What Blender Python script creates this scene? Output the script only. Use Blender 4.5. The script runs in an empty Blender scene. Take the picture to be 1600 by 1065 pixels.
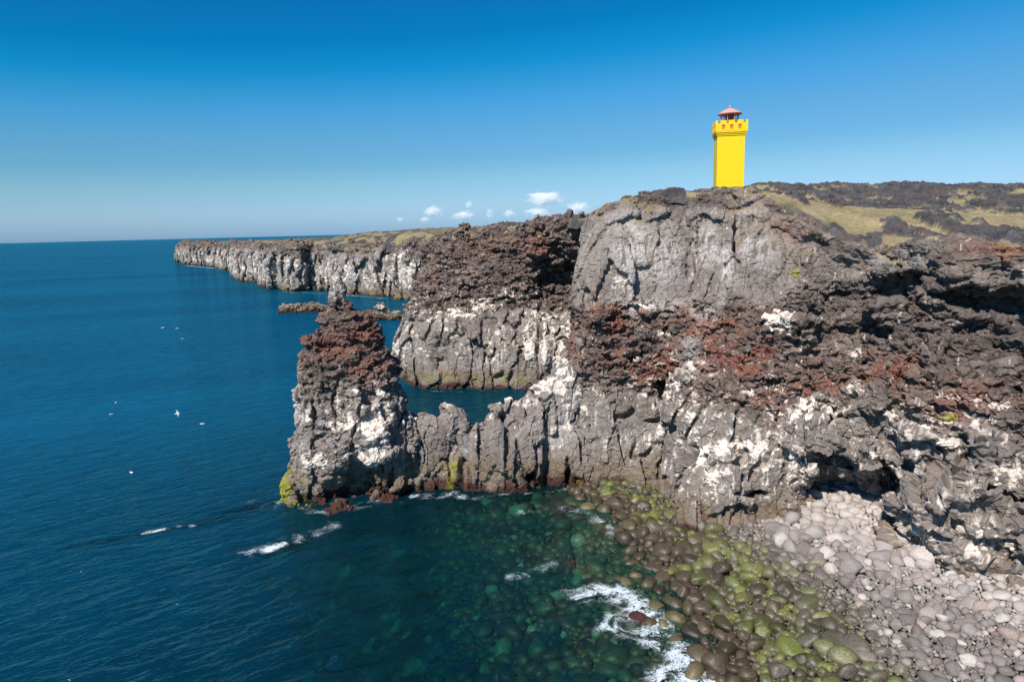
import bpy, math, random
import numpy as np
from concurrent.futures import ThreadPoolExecutor
from mathutils import Vector, Matrix
random.seed(7)
sc = bpy.context.scene
COL = sc.collection
f32 = np.float32

# ------------------------------------------------------------------ camera
F, W, H = 1067.0, 1600, 1065
PITCH, ROLL = math.radians(9.2), math.radians(1.43)
CAM = np.array([0, 0, 20.0])
fwd = np.array([0, math.cos(PITCH), -math.sin(PITCH)])
right0 = np.array([1.0, 0, 0]); up0 = np.cross(right0, fwd)
rgt = math.cos(ROLL) * right0 - math.sin(ROLL) * up0
upv = math.sin(ROLL) * right0 + math.cos(ROLL) * up0

def sight(px, py):
    return fwd + rgt * ((px - 800) / F) + upv * (-(py - 532.5) / F)
def at_y(px, py, y):
    d = sight(px, py); return CAM + d * (y / d[1])
def at_z(px, py, z):
    d = sight(px, py); return CAM + d * ((z - CAM[2]) / d[2])

cd = bpy.data.cameras.new('camera'); cam = bpy.data.objects.new('camera', cd); COL.objects.link(cam)
cd.sensor_width = 36; cd.lens = 36 * F / W; cd.clip_start = 0.5; cd.clip_end = 60000
cam.matrix_world = Matrix(((rgt[0], upv[0], -fwd[0], CAM[0]), (rgt[1], upv[1], -fwd[1], CAM[1]),
                           (rgt[2], upv[2], -fwd[2], CAM[2]), (0, 0, 0, 1)))
sc.camera = cam

# ------------------------------------------------------------------ noise
POOL = ThreadPoolExecutor(4)
def par(fn, p, *a):
    n = len(p)
    if n < 20000: return fn(p, *a)
    k = max(4, n // 60000)
    ch = np.array_split(np.arange(n), k)
    res = list(POOL.map(lambda c: fn(p[c[0]:c[-1] + 1], *a), ch))
    if isinstance(res[0], tuple):
        return tuple(np.concatenate([r[i] for r in res]) for i in range(len(res[0])))
    return np.concatenate(res)

def hsh(ix, iy, iz, seed):
    h = (ix.astype(np.uint32) * np.uint32(374761393)) ^ (iy.astype(np.uint32) * np.uint32(668265263)) ^ \
        (iz.astype(np.uint32) * np.uint32(2147483647 - 58)) ^ np.uint32((seed * 1274126177) & 0xffffffff)
    h = (h ^ (h >> np.uint32(13))) * np.uint32(1274126177)
    h = (h ^ (h >> np.uint32(16))) * np.uint32(2246822519)
    return h ^ (h >> np.uint32(15))
def u01(h, k=0):
    if k: h = (h ^ np.uint32(k * 0x9E3779B9 & 0xffffffff)) * np.uint32(2654435761); h = h ^ (h >> np.uint32(16))
    return (h & np.uint32(0xffffff)).astype(f32) * f32(1 / 16777216.0)

def _perlin(p, seed):
    p = p.astype(f32); i = np.floor(p).astype(np.int32); f = p - i
    w = f * f * f * (f * (f * 6 - 15) + 10)
    out = 0
    for dx in (0, 1):
        for dy in (0, 1):
            for dz in (0, 1):
                h = hsh(i[:, 0] + dx, i[:, 1] + dy, i[:, 2] + dz, seed)
                gx = u01(h) * 2 - 1; gy = u01(h, 1) * 2 - 1; gz = u01(h, 2) * 2 - 1
                v = gx * (f[:, 0] - dx) + gy * (f[:, 1] - dy) + gz * (f[:, 2] - dz)
                out = out + v * (w[:, 0] if dx else 1 - w[:, 0]) * (w[:, 1] if dy else 1 - w[:, 1]) * (w[:, 2] if dz else 1 - w[:, 2])
    return out
def perlin(p, s, seed):              # about -0.7..0.7
    return par(_perlin, p / np.asarray(s, f32), seed) * f32(1.3)
def fbm(p, s, seed, o=4, g=.5):
    r = 0; a = 1.0; s = np.asarray(s, float)
    for k in range(o):
        r = r + perlin(p, s, seed + k * 17) * a; a *= g; s = s * .5
    return r
def _voro(p, seed):
    p = p.astype(f32); i = np.floor(p).astype(np.int32); n = len(p)
    f1 = np.full(n, 9, f32); f2 = np.full(n, 9, f32); hid = np.zeros(n, np.uint32); vec = np.zeros((n, 3), f32)
    for dx in (-1, 0, 1):
        for dy in (-1, 0, 1):
            for dz in (-1, 0, 1):
                c = i + np.array([dx, dy, dz], np.int32)
                h = hsh(c[:, 0], c[:, 1], c[:, 2], seed)
                v = p - (c + np.stack([u01(h), u01(h, 1), u01(h, 2)], 1))
                d = (v * v).sum(1)
                m = d < f1
                f2 = np.where(m, f1, np.minimum(f2, d))
                f1 = np.where(m, d, f1); hid = np.where(m, h, hid); vec = np.where(m[:, None], v, vec)
    return np.sqrt(f1), np.sqrt(f2), hid, vec
def voro(p, s, seed):
    return par(_voro, p / np.asarray(s, f32), seed)
def sst(a, b, x):
    t = np.clip((x - a) / (b - a), 0, 1); return t * t * (3 - 2 * t)
def mix(a, b, t):
    a = np.asarray(a, f32); b = np.asarray(b, f32)
    return a + (b - a) * np.asarray(t, f32)[..., None]

# ------------------------------------------------------------------ mesh helpers
def link(name, me, parent=None, mat=None, smooth=False):
    ob = bpy.data.objects.new(name, me); COL.objects.link(ob)
    if parent: ob.parent = parent
    if mat: me.materials.append(mat)
    me.polygons.foreach_set('use_smooth', np.full(len(me.polygons), bool(smooth)))
    return ob
def tag(o, label=None, cat=None, group=None, kind=None):
    if label: o['label'] = label
    if cat: o['category'] = cat
    if group: o['group'] = group
    if kind: o['kind'] = kind
    return o
def mesh_np(name, V, Fc, cols=None, **attrs):
    """V (n,3); Fc (m,k) all the same k"""
    me = bpy.data.meshes.new(name); V = np.ascontiguousarray(V, f32); Fc = np.ascontiguousarray(Fc, np.int32)
    k = Fc.shape[1]
    me.vertices.add(len(V)); me.vertices.foreach_set('co', V.ravel())
    me.loops.add(Fc.size); me.loops.foreach_set('vertex_index', Fc.ravel())
    me.polygons.add(len(Fc)); me.polygons.foreach_set('loop_start', np.arange(0, Fc.size, k, dtype=np.int32))
    me.update(calc_edges=True)
    if cols is not None:
        a = me.attributes.new('Col', 'FLOAT_COLOR', 'POINT')
        a.data.foreach_set('color', np.concatenate([np.clip(cols, 0, 1), np.ones((len(V), 1))], 1).astype(f32).ravel())
    for n_, v in attrs.items():
        a = me.attributes.new(n_, 'FLOAT', 'POINT'); a.data.foreach_set('value', np.asarray(v, f32))
    return me
def grid_faces(nu, nv, wrap=False, keep=None, flip=False):
    idx = np.arange(nu * nv).reshape(nu, nv)
    if wrap: idx = np.concatenate([idx, idx[:1]], 0)
    q = np.stack([idx[:-1, :-1], idx[1:, :-1], idx[1:, 1:], idx[:-1, 1:]], -1).reshape(-1, 4)
    if keep is not None: q = q[keep.ravel()[q].all(1)]
    return q[:, ::-1] if flip else q

# ------------------------------------------------------------------ sheets of rock
def cr(a, t):
    """Catmull-Rom along axis 0 at parameters t"""
    n = len(a); i = np.clip(np.floor(t).astype(int), 0, n - 2); f = (t - i).reshape(-1, *([1] * (a.ndim - 1)))
    g = lambda k: a[np.clip(k, 0, n - 1)]
    p0, p1, p2, p3 = g(i - 1), g(i), g(i + 1), g(i + 2)
    return .5 * (2 * p1 + (p2 - p0) * f + (2 * p0 - 5 * p1 + 4 * p2 - p3) * f ** 2 + (3 * p1 - p0 - 3 * p2 + p3) * f ** 3)
def even(n, L):
    """parameters that spread n samples evenly over stations with segment lengths L"""
    c = np.concatenate([[0], np.cumsum(L)]); return np.interp(np.linspace(0, c[-1], n), c, np.arange(len(c)))
def sheet(ctrl, du, dv, wmax=None):
    """ctrl (cols, rows, 5): X, Y, Z, qx, qy -> dense (nu, nv, 5)"""
    ctrl = np.asarray(ctrl, float)
    d = np.linalg.norm(np.diff(ctrl[..., :3], axis=0), axis=-1).mean(1)
    nu = int(d.sum() / du) + 1
    a = cr(ctrl, even(nu, d)).swapaxes(0, 1)
    d = np.linalg.norm(np.diff(ctrl[..., :3], axis=1), axis=-1).mean(0)
    nv = int(d.sum() / dv) + 1
    return cr(a, even(nv, d)).swapaxes(0, 1)
def normals(P, wrap=False, toward=None):
    if wrap:
        Q = np.concatenate([P[-1:], P, P[:1]], 0); gu = np.gradient(Q, axis=0)[1:-1]
    else: gu = np.gradient(P, axis=0)
    gv = np.gradient(P, axis=1)
    n = np.cross(gu, gv); n /= np.linalg.norm(n, axis=-1, keepdims=True) + 1e-9
    return n
def blur(a, k, wrap=False):
    for ax in (0, 1):
        for _ in range(k):
            if wrap and ax == 0: a = (np.roll(a, 1, 0) + 2 * a + np.roll(a, -1, 0)) / 4
            else:
                b = np.concatenate([np.take(a, [0], ax), a, np.take(a, [-1], ax)], ax)
                n = a.shape[ax]; s = lambda o: np.take(b, np.arange(o, o + n), ax)
                a = (s(0) + 2 * s(1) + s(2)) / 4
    return a
def blob(qx, qy, b, warp=0):
    cx, cy, rx, ry = b[:4]; hard = b[4] if len(b) > 4 else .6
    d = np.sqrt(((qx - cx) / rx) ** 2 + ((qy - cy) / ry) ** 2) + warp
    return 1 - sst(hard, 1.25, d)

def tiltcell(p, s, seed, tilt, lean=0.0):
    f1, f2, h, v = voro(p, s, seed)
    g = np.stack([u01(h, 5), u01(h, 6), u01(h, 7)], 1) * 2 - 1
    return (u01(h, 3) * 2 - 1) + (np.asarray(tilt, f32) * g * v).sum(1) + lean * v[:, 2], f1, f2, h

def unit(N): return N / (np.linalg.norm(N, axis=-1, keepdims=True) + 1e-9)
def facing(P, wrap):
    N = normals(P, wrap); q = P.reshape(-1, 3)
    o = (q - q.mean(0)) * [1, 1, 0] if wrap else CAM - q
    return 1 if (N.reshape(-1, 3) * o).sum(1).mean() > 0 else -1
def even_out(S, n, wrap, keepn=.95):
    for _ in range(n):
        Lp = blur(S, 1, wrap) - S; N = normals(S[..., :3], wrap); L3 = Lp[..., :3]
        Lp[..., :3] = L3 - keepn * N * (N * L3).sum(-1, keepdims=True)
        Lp[:, 0] = 0; Lp[:, -1] = 0
        if not wrap: Lp[0] = 0; Lp[-1] = 0
        S = S + Lp
    return S
def finer(S, k, wrap):
    nu, nv = S.shape[:2]
    c = np.concatenate([S[-2:], S, S[:3]], 0) if wrap else S
    if wrap: a = cr(c, np.linspace(0, nu, nu * k, endpoint=False) + 2).swapaxes(0, 1)
    else: a = cr(c, even(nu * k, np.linalg.norm(np.diff(c[..., :3], axis=0), axis=-1).mean(1))).swapaxes(0, 1)
    return cr(a, even(nv * k, np.linalg.norm(np.diff(a[..., :3], axis=0), axis=-1).mean(1))).swapaxes(0, 1)
def shape(ctrl, du, dv, feats=(), zone=None, wrap=False, amp=1.0, seed=0, extra=None, k=4, relax=60, bamp=1.0, unscale=1.0):
    """broad form on a coarse grid (bulges, hollows, caves), then the big fractured blocks, evened out along the surface and resampled finely"""
    S = ring_sheet(ctrl, du * k, dv * k) if wrap else sheet(ctrl, du * k, dv * k)
    nu, nv = S.shape[:2]; P = S[..., :3].copy(); sg = facing(P, wrap)
    p = P.reshape(-1, 3); qx, qy = S[..., 3].ravel(), S[..., 4].ravel()
    wq = (perlin(p, 2.2, 900 + seed) + .5 * perlin(p, .9, 903 + seed)).astype(float); w2 = perlin(p, .7, 905 + seed)
    d = amp * fbm(p, (5, 5, 8), 31 + seed, 2) * .8
    for b in feats:
        if b[2] * b[3] > 330: d = d + b[5] * blob(qx, qy, b[:5], wq * b[6] + w2 * b[6] * .5)
    if extra is not None: d = d + extra(p)
    N = unit(blur(normals(P, wrap) * sg, 2, wrap))
    S = S.copy(); S[..., :3] += N * d.reshape(nu, nv, 1)
    S = finer(even_out(S, relax, wrap, .8), k // 2, wrap)
    # big blocks: vertical facets, angular blocks, tilted slabs
    nu, nv = S.shape[:2]; P = S[..., :3] / unscale; rest = P.copy(); p = P.reshape(-1, 3).copy()
    qx, qy = S[..., 3].ravel(), S[..., 4].ravel()
    wq = (perlin(p, 2.2, 900 + seed) + .5 * perlin(p, .9, 903 + seed)).astype(float)
    Z = {q: np.asarray(v, float) for q, v in zone(p, qx, qy, wq).items()}; blk = Z.get('blk', 0 * wq)
    wp = np.stack([fbm(p, 1.6, 51 + seed, 2), fbm(p, 1.6, 61 + seed, 2), fbm(p, 1.6, 71 + seed, 2)], 1)
    wl_ = np.stack([fbm(p, (1.5, 1.5, 4), 52 + seed, 2), fbm(p, (1.5, 1.5, 4), 62 + seed, 2), 0 * wq], 1)
    c1, f1, f2, h1 = tiltcell(p + wl_ * .5, (1.9, 1.9, 6.0), 5 + seed, (1, 1, .35), .25)
    b1, g1, g2, _ = tiltcell(p + wp * .22, (2.5, 2.5, 2.1), 7 + seed, 1.1, .6)
    s0, _, _, _ = tiltcell(p + wp * .45, (3.6, 3.6, 1.7), 19 + seed, 1.2, .9)
    s1, _, _, _ = tiltcell(p + wp * .3, (2.3, 2.3, .95), 9 + seed, 1.1, .7)
    d = Z['col'] * (.52 * c1 + .22 * (1 - f1 ** 2 * 1.6)) + Z['smo'] * (.28 * c1 + .10 * (1 - f1 ** 2 * 1.5)) + blk * .72 * b1 + Z['jag'] * (.92 * s0 + .42 * s1) + Z['rub'] * (.14 * s0 + .30 * s1)
    N = unit(blur(normals(P, wrap) * sg, 3, wrap))
    P = P + N * (bamp * d).reshape(nu, nv, 1)
    S = even_out(np.concatenate([P, S[..., 3:5], rest], -1), 22, wrap, 1.0)
    return finer(S, 2, wrap), sg

def rockify(S, sign, zone, feats=(), det=1.0, wrap=False, amp=1.0, seed=0, fine=True):
    """S dense sheet; zone(P,qx,qy) -> dict of weights col, rub, jag, smo, blk (0..1). Returns P and fields for colouring."""
    nu, nv = S.shape[:2]
    P = S[..., :3].copy(); qx = S[..., 3].ravel(); qy = S[..., 4].ravel(); rest = S[..., 5:8].reshape(-1, 3)
    fl = lambda: P.reshape(-1, 3)
    wq = (perlin(rest, 2.2, 900 + seed) + .5 * perlin(rest, .9, 903 + seed)).astype(float)
    wq2 = perlin(rest, .55, 905 + seed).astype(float)
    Z = {k: np.asarray(v, float) for k, v in zone(rest, qx, qy, wq).items()}
    zero = np.zeros(nu * nv); blk = Z.get('blk', zero); d = zero.copy()
    for b in feats:
        if b[2] * b[3] <= 330: d += b[5] * blob(qx, qy, b[:5], wq * b[6] + wq2 * b[6] * .5)
    # cracks follow the big cells; smaller facets, blocks and rubble ride on them
    wp = np.stack([fbm(rest, 1.6, 51 + seed, 2), fbm(rest, 1.6, 61 + seed, 2), fbm(rest, 1.6, 71 + seed, 2)], 1)
    wl_ = np.stack([fbm(rest, (1.5, 1.5, 4), 52 + seed, 2), fbm(rest, (1.5, 1.5, 4), 62 + seed, 2), zero], 1)
    f1, f2, h1, _ = voro(rest + wl_ * .5, (1.9, 1.9, 6.0), 5 + seed)
    g1, g2, h2, _ = voro(rest + wp * .22, (2.5, 2.5, 2.1), 7 + seed)
    crack = (1 - sst(.02, .11, f2 - f1)) * sst(-.45, -.05, wp[:, 2]); ck2 = (1 - sst(0, .06, g2 - g1)) * sst(-.1, .25, wp[:, 0])
    p = fl()
    c2, e1, e2, _ = tiltcell(p + wl_ * .35, (.85, .85, 2.4), 6 + seed, (.9, .9, .5), .25)
    b2, g3, g4, _ = tiltcell(p + wp * .08, (1.05, 1.05, .85), 8 + seed, 1.2, .6)
    r1, k1, k2, h3 = tiltcell(p + wp * .10, (1.1, 1.1, .52), 13 + seed, 1.2, .7)
    ce = 1 - sst(0, .08, e2 - e1); drub = .29 * r1 - .10 * (1 - sst(0, .1, k2 - k1))
    d += amp * (Z['col'] * (.12 * c2 - .05 * ce - .62 * crack) + Z['smo'] * (.07 * c2 - .03 * ce - .14 * crack)
                + blk * (.36 * b2 - .10 * (1 - sst(0, .07, g4 - g3)) * sst(-.1, .2, wp[:, 1]) - .42 * ck2) + Z['jag'] * .5 * drub + Z['rub'] * drub)
    P += unit(blur(normals(P, wrap) * sign, max(2, int(4 / det)), wrap)) * d.reshape(nu, nv, 1)
    N = unit(blur(normals(P, wrap) * sign, max(1, int(2 / det)), wrap))
    # middle and small stones
    p = fl()
    m1, a1, a2, hm = tiltcell(p + wp * .12, (.58, .58, .40), 17 + seed, 1.0)
    md = m1 * (.045 * Z['smo'] + .045 * Z['col'] + .06 * blk + .085 * Z['jag'] + .12 * Z['rub'])
    n1, b1_, b2_, hn = tiltcell(p + wp * .06, (.26, .26, .19), 23 + seed, .9)
    sd = n1 * (.02 * Z['smo'] + .022 * Z['col'] + .03 * blk + .035 * Z['jag'] + .06 * Z['rub']) if fine else 0
    fd = fbm(p, (.5, .5, .9), 81 + seed, 4) * .028
    P += N * (amp * (md + sd + fd)).reshape(nu, nv, 1)
    N = normals(P, wrap) * sign
    crack = np.maximum(crack * np.clip(Z['col'] + Z['smo'], 0, 1), ck2 * blk)
    fld = dict(P=fl(), N=N.reshape(-1, 3), qx=qx, qy=qy, Z=Z, wq=wq, wq2=wq2, h1=h1, h2=h2, h3=h3, hm=hm, hn=hn,
               crack=crack, a1=a1, f1=f1, S=S)
    return P, fld

# ------------------------------------------------------------------ rock colours (stone, lichen, guano and weed, plus shade painted into two hollows)
C_DARK = (.088, .076, .069); C_GREY = (.156, .140, .127); C_LIGHT = (.255, .237, .223); C_BROWN = (.140, .098, .082)
C_RED = (.172, .072, .048); C_GUANO = (.66, .62, .56); C_OCH = (.19, .135, .07); C_ALG = (.22, .22, .02); C_TIDE = (.055, .026, .02)
C_WASH = (.44, .432, .425)
def paint(fl, sea=True, white=(), red=(), dark=(), light=(), green=(), guano_z=(0.5, 9.5), gz=1.0, redz=0.0, base_ochre=1.0, seed=0, topgrass=0):
    P, N, qx, qy, Z = fl['P'], fl['N'], fl['qx'], fl['qy'], fl['Z']
    n = len(P); z = P[:, 2]
    wq, wq2 = fl['wq'], fl['wq2']
    n_big = fbm(P, 3.2, 201 + seed, 3); n_mid = fbm(P, .8, 211 + seed, 3); n_str = fbm(P, (.42, .42, 3.4), 221 + seed, 3)
    n_fin = fbm(P, .18, 231 + seed, 2)
    c = mix(np.tile(np.array(C_DARK, f32), (n, 1)), C_GREY, np.clip(.5 + n_big * .9 + n_mid * .5, 0, 1))
    # cell to cell tone
    c *= (.58 + .84 * u01(fl['h3'], 11))[:, None] * (.68 + .64 * u01(fl['hm'], 12))[:, None]
    # massive lava is a cooler, washed grey with vertical streaks
    ms = np.clip(Z['smo'] * 1.0, 0, 1)
    c = mix(c, mix(np.tile(np.array(C_GREY, f32), (n, 1)), C_LIGHT, np.clip(.42 + n_str * 1.3 + n_big * .5, 0, 1)), ms * .85)
    cs = np.clip(Z['col'] + Z.get('blk', 0), 0, 1)
    c = mix(c, mix(np.tile(np.array(C_GREY, f32), (n, 1)) * 1.18, C_LIGHT, np.clip(.22 + n_str * 1.2 + n_big * .6, 0, 1)), cs * .75)
    # scoria
    rb = np.clip(Z['rub'], 0, 1)
    c = mix(c, np.array(C_BROWN) * .95, np.clip(Z['jag'], 0, 1) * .4 * np.clip(.6 + n_big, 0, 1))
    c = mix(c, np.array(C_BROWN) * 1.0, rb * .85 * np.clip(.65 + n_mid, 0, 1))
    c = mix(c, C_RED, np.clip(rb * sst(.1, .7, n_big + .35 * n_mid + redz), 0, 1) * .8)
    for b in red: c = mix(c, np.array(C_RED) * (.8 + .4 * u01(fl['hm'], 3))[:, None], blob(qx, qy, b[:5], wq * .8 + wq2 * .6) * b[5] * np.clip(.55 + n_mid * 1.1, 0, 1))
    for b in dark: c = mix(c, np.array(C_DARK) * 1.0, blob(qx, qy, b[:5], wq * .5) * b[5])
    for b in light: c = mix(c, C_WASH, blob(qx, qy, b[:5], wq * .4 + n_str * .8) * b[5] * np.clip(.72 + n_str * 1.5, 0, 1))
    # guano: on ledges and in streaks below them, thicker low on the cliff
    lo, hi = guano_z
    gzone = sst(lo, lo + 1.5, z) * (1 - sst(hi - 2.5, hi + 1.5, z + n_big * 2.5)) * gz
    up = np.clip(N[:, 2], -1, 1)
    ledge = sst(.0, .5, up + n_mid * .35)
    st2 = .5 + .8 * fbm(P, (.26, .26, 2.6), 227 + seed, 3)                 # runs down the face
    cm = .75 * u01(fl['hm'], 21) + .25 * (.5 + .9 * n_fin)                 # whole stones splashed white
    pf = gzone * np.clip(.20 + n_big * .35, .02, .6) * (.45 + .75 * ledge)
    ps = gzone * np.clip(.22 + n_big * .5, 0, .6) * (1 - .75 * rb)
    for b in white:
        w_ = blob(qx, qy, b[:5], wq * .5 + wq2 * .45) * b[5]
        pf = np.maximum(pf, w_ * (.38 + .5 * ledge)); ps = np.maximum(ps, w_ * .62)
    g = np.maximum(sst(-.03, .06, pf - cm), .85 * sst(-.06, .16, st2 - (1 - ps)))
    g *= 1 - .8 * fl['crack'] * cs
    c = mix(c, np.array(C_GUANO), np.clip(g * (.9 + .3 * n_fin), 0, .95))
    # foot of the cliff: ochre band, algae, dark weed below the tide line
    if sea:
        zz = z + n_big * .8 + n_mid * .25
        c = mix(c, mix(np.tile(np.array(C_OCH, f32), (n, 1)) * .8, np.array(C_GREY), np.clip(.4 + n_mid, 0, 1)), (1 - sst(1.4, 3.4, zz)) * .75 * base_ochre)
        c = mix(c, np.array(C_TIDE), 1 - sst(.35, .95, zz))
    for b in green: c = mix(c, np.array(C_ALG), blob(qx, qy, b[:5], wq * .4 + n_mid * .8) * b[5])
    if topgrass is not None and topgrass > 0:
        t = sst(.55, .8, N[:, 2]) * sst(topgrass - 1.5, topgrass, z) * sst(-.05, .3, n_big + n_mid * .3)
        c = mix(c, (.2, .16, .06), t * .8)
    c *= (1 + .3 * n_fin)[:, None] * np.array((1.12, 1.04, .98))
    return np.clip(c, .008, .8)

# ------------------------------------------------------------------ node material helpers
def new_mat(name):
    m = bpy.data.materials.new(name); m.use_nodes = True
    nt = m.node_tree; nt.nodes.clear()
    return m, nt, nt.nodes, nt.links
def N_(nt, t, **kw):
    n = nt.nodes.new(t)
    for k, v in kw.items():
        if k in n.inputs.keys(): n.inputs[k].default_value = v
        else: setattr(n, k, v)
    return n
def attr_mat(name, rough=.9, bump=.04, bscale=14.0, spec=.25, var=.25):
    m, nt, nd, lk = new_mat(name)
    out = N_(nt, 'ShaderNodeOutputMaterial'); b = N_(nt, 'ShaderNodeBsdfPrincipled'); lk.new(b.outputs[0], out.inputs[0])
    a = N_(nt, 'ShaderNodeAttribute', attribute_name='Col'); g = N_(nt, 'ShaderNodeNewGeometry')
    nz = N_(nt, 'ShaderNodeTexNoise', Scale=bscale, Detail=5.0, Roughness=.65)
    lk.new(g.outputs['Position'], nz.inputs['Vector'])
    mr = N_(nt, 'ShaderNodeMapRange'); mr.inputs['From Min'].default_value = .25; mr.inputs['From Max'].default_value = .75
    mr.inputs['To Min'].default_value = 1 - var; mr.inputs['To Max'].default_value = 1 + var
    lk.new(nz.outputs['Fac'], mr.inputs['Value'])
    mx = N_(nt, 'ShaderNodeMix', data_type='RGBA', blend_type='MULTIPLY'); mx.inputs[0].default_value = 1
    lk.new(a.outputs['Color'], mx.inputs[6]); lk.new(mr.outputs[0], mx.inputs[7]); lk.new(mx.outputs[2], b.inputs['Base Color'])
    b.inputs['Roughness'].default_value = rough; b.inputs['Specular IOR Level'].default_value = spec
    bp = N_(nt, 'ShaderNodeBump', Strength=.8, Distance=bump); lk.new(nz.outputs['Fac'], bp.inputs['Height'])
    lk.new(bp.outputs[0], b.inputs['Normal'])
    return m
def flat_mat(name, col, rough=.6, spec=.3, var=.08, scale=6.0, bump=0.004, metal=0.0):
    m, nt, nd, lk = new_mat(name)
    out = N_(nt, 'ShaderNodeOutputMaterial'); b = N_(nt, 'ShaderNodeBsdfPrincipled'); lk.new(b.outputs[0], out.inputs[0])
    g = N_(nt, 'ShaderNodeTexCoord'); nz = N_(nt, 'ShaderNodeTexNoise', Scale=scale, Detail=5.0)
    lk.new(g.outputs['Object'], nz.inputs['Vector'])
    mr = N_(nt, 'ShaderNodeMapRange'); mr.inputs['To Min'].default_value = 1 - var; mr.inputs['To Max'].default_value = 1 + var
    lk.new(nz.outputs['Fac'], mr.inputs['Value'])
    mx = N_(nt, 'ShaderNodeMix', data_type='RGBA', blend_type='MULTIPLY'); mx.inputs[0].default_value = 1
    mx.inputs[6].default_value = (*col, 1); lk.new(mr.outputs[0], mx.inputs[7]); lk.new(mx.outputs[2], b.inputs['Base Color'])
    b.inputs['Roughness'].default_value = rough; b.inputs['Specular IOR Level'].default_value = spec; b.inputs['Metallic'].default_value = metal
    bp = N_(nt, 'ShaderNodeBump', Strength=.5, Distance=bump); lk.new(nz.outputs['Fac'], bp.inputs['Height']); lk.new(bp.outputs[0], b.inputs['Normal'])
    return m
M_ROCK = attr_mat('basalt'); M_FAR = attr_mat('far_basalt', bump=.1, bscale=4.0)
M_STONE = attr_mat('beach_stone', rough=.85, bump=.02, bscale=11.0, var=.26)
M_WET = attr_mat('wet_stone', rough=.42, bump=.03, bscale=10.0, var=.5, spec=.4)
M_TURF = attr_mat('lava_turf', bump=.06, bscale=7.0, var=.35)
M_BED = attr_mat('sea_bed', rough=1.0, bump=.05, bscale=6.0)

def Cq(px, py, y):                    # control point from a sight line and a distance
    return [*at_y(px, py, y), px, py]
def Cz(px, py, z):
    return [*at_z(px, py, z), px, py]
def skirt(col, z=-3.0, out=1.0):      # add a foot below the ground or water
    b = np.array(col[0], float); h = np.array([b[0], b[1] - 0, 0]); h = h / np.linalg.norm(h)
    f = b.copy(); f[:3] -= h * out * .3; f[2] = min(z, b[2] - 1.5); f[4] += 40
    return [list(f)] + col
# ------------------------------------------------------------------ main cliff
mc = [
    [Cq(960, 602, 82), Cq(960, 540, 83), Cq(955, 470, 84), Cq(950, 410, 85), Cq(950, 345, 86)],
    [Cq(925, 660, 66), Cq(922, 580, 67), Cq(922, 500, 68), Cq(922, 420, 70), Cq(944, 340, 71)],
    [Cq(890, 750, 53), Cq(890, 640, 54.), Cq(903, 520, 55), Cq(906, 420, 57), Cq(936, 335, 61)],
    [Cz(950, 757, 0), Cq(952, 640, 52.6), Cq(956, 520, 54), Cq(962, 420, 56), Cq(975, 308, 59.5)],
    [Cz(1000, 760, 0), Cq(998, 645, 52.2), Cq(996, 530, 53.6), Cq(1004, 425, 56), Cq(1015, 298, 58.5)],
    [Cz(1043, 766, 0), Cq(1036, 655, 51.6), Cq(1030, 550, 53), Cq(1050, 430, 55.5), Cq(1055, 296, 58)],
    [Cz(1063, 818, .5), Cq(1056, 700, 45.5), Cq(1046, 590, 50), Cq(1080, 440, 55), Cq(1090, 302, 57.5)],
    [Cz(1105, 822, .8), Cq(1105, 700, 43.8), Cq(1100, 580, 48), Cq(1115, 440, 54), Cq(1120, 304, 57)],
    [Cz(1180, 818, 1.2), Cq(1180, 690, 42.5), Cq(1170, 565, 46.5), Cq(1165, 440, 52.5), Cq(1165, 303, 56)],
    [Cz(1250, 802, 1.8), Cq(1250, 690, 42), Cq(1240, 565, 45.5), Cq(1230, 440, 50), Cq(1215, 318, 53)],
    [Cz(1325, 800, 2.4), Cq(1325, 690, 41), Cq(1320, 575, 44), Cq(1310, 450, 47), Cq(1300, 372, 49)],
    [Cz(1405, 845, 2.5), Cq(1405, 700, 38.2), Cq(1405, 580, 41.5), Cq(1400, 460, 44.4), Cq(1400, 374, 45)],
    [Cz(1490, 888, 2.5), Cq(1490, 720, 34.8), Cq(1490, 590, 38), Cq(1490, 470, 40.6), Cq(1490, 380, 41)],
    [Cz(1590, 900, 2.6), Cq(1595, 740, 33), Cq(1600, 600, 36), Cq(1600, 480, 38.4), Cq(1600, 388, 38.6)],
    [Cz(1740, 930, 2.8), Cq(1740, 770, 31), Cq(1740, 620, 33.5), Cq(1740, 490, 36.5), Cq(1740, 396, 34.5)],
    [Cz(1950, 960, 3), Cq(1950, 800, 29), Cq(1950, 640, 31), Cq(1950, 500, 33), Cq(1950, 400, 32)],
]
mc = [skirt(c, -2.5) for c in mc]

# plateau height: inverse-distance blend of known heights
PLAT_PTS = []
def zplat(x, y):
    pts = np.array(PLAT_PTS); out = np.zeros(len(x))
    for s in range(0, len(x), 20000):
        X = x[s:s + 20000, None]; Y = y[s:s + 20000, None]
        d2 = (X - pts[:, 0]) ** 2 + (Y - pts[:, 1]) ** 2
        w = 1 / (d2 + 4.0) ** 1.6
        out[s:s + 20000] = (w * pts[:, 2]).sum(1) / w.sum(1)
    return out
def lip(ctrl, inl, nrows=((.7, .0), (1.8, -.12), (3.6, -.45), (7.0, -1.6))):
    """roll each station's top over onto the plateau along an inland direction"""
    out = []
    for c, (ix, iy) in zip(ctrl, inl):
        t = np.array(c[-1], float); cc = [list(q) for q in c]
        for dist, dz in nrows:
            p = t.copy(); p[0] += ix * dist; p[1] += iy * dist
            slope = .06
            p[2] += dz + slope * dist; p[4] -= 4 * dist; cc.append(list(p))
        out.append(cc)
    return out
inl_main = [(.9, .3), (1, .1), (.9, .4), (.5, .85)] + [(.15, 1)] * 4 + [(.3, .95)] * 2 + [(.4, .9)] * 3 + [(.45, .9)] * 3
MAIN = lip(mc, inl_main)

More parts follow.
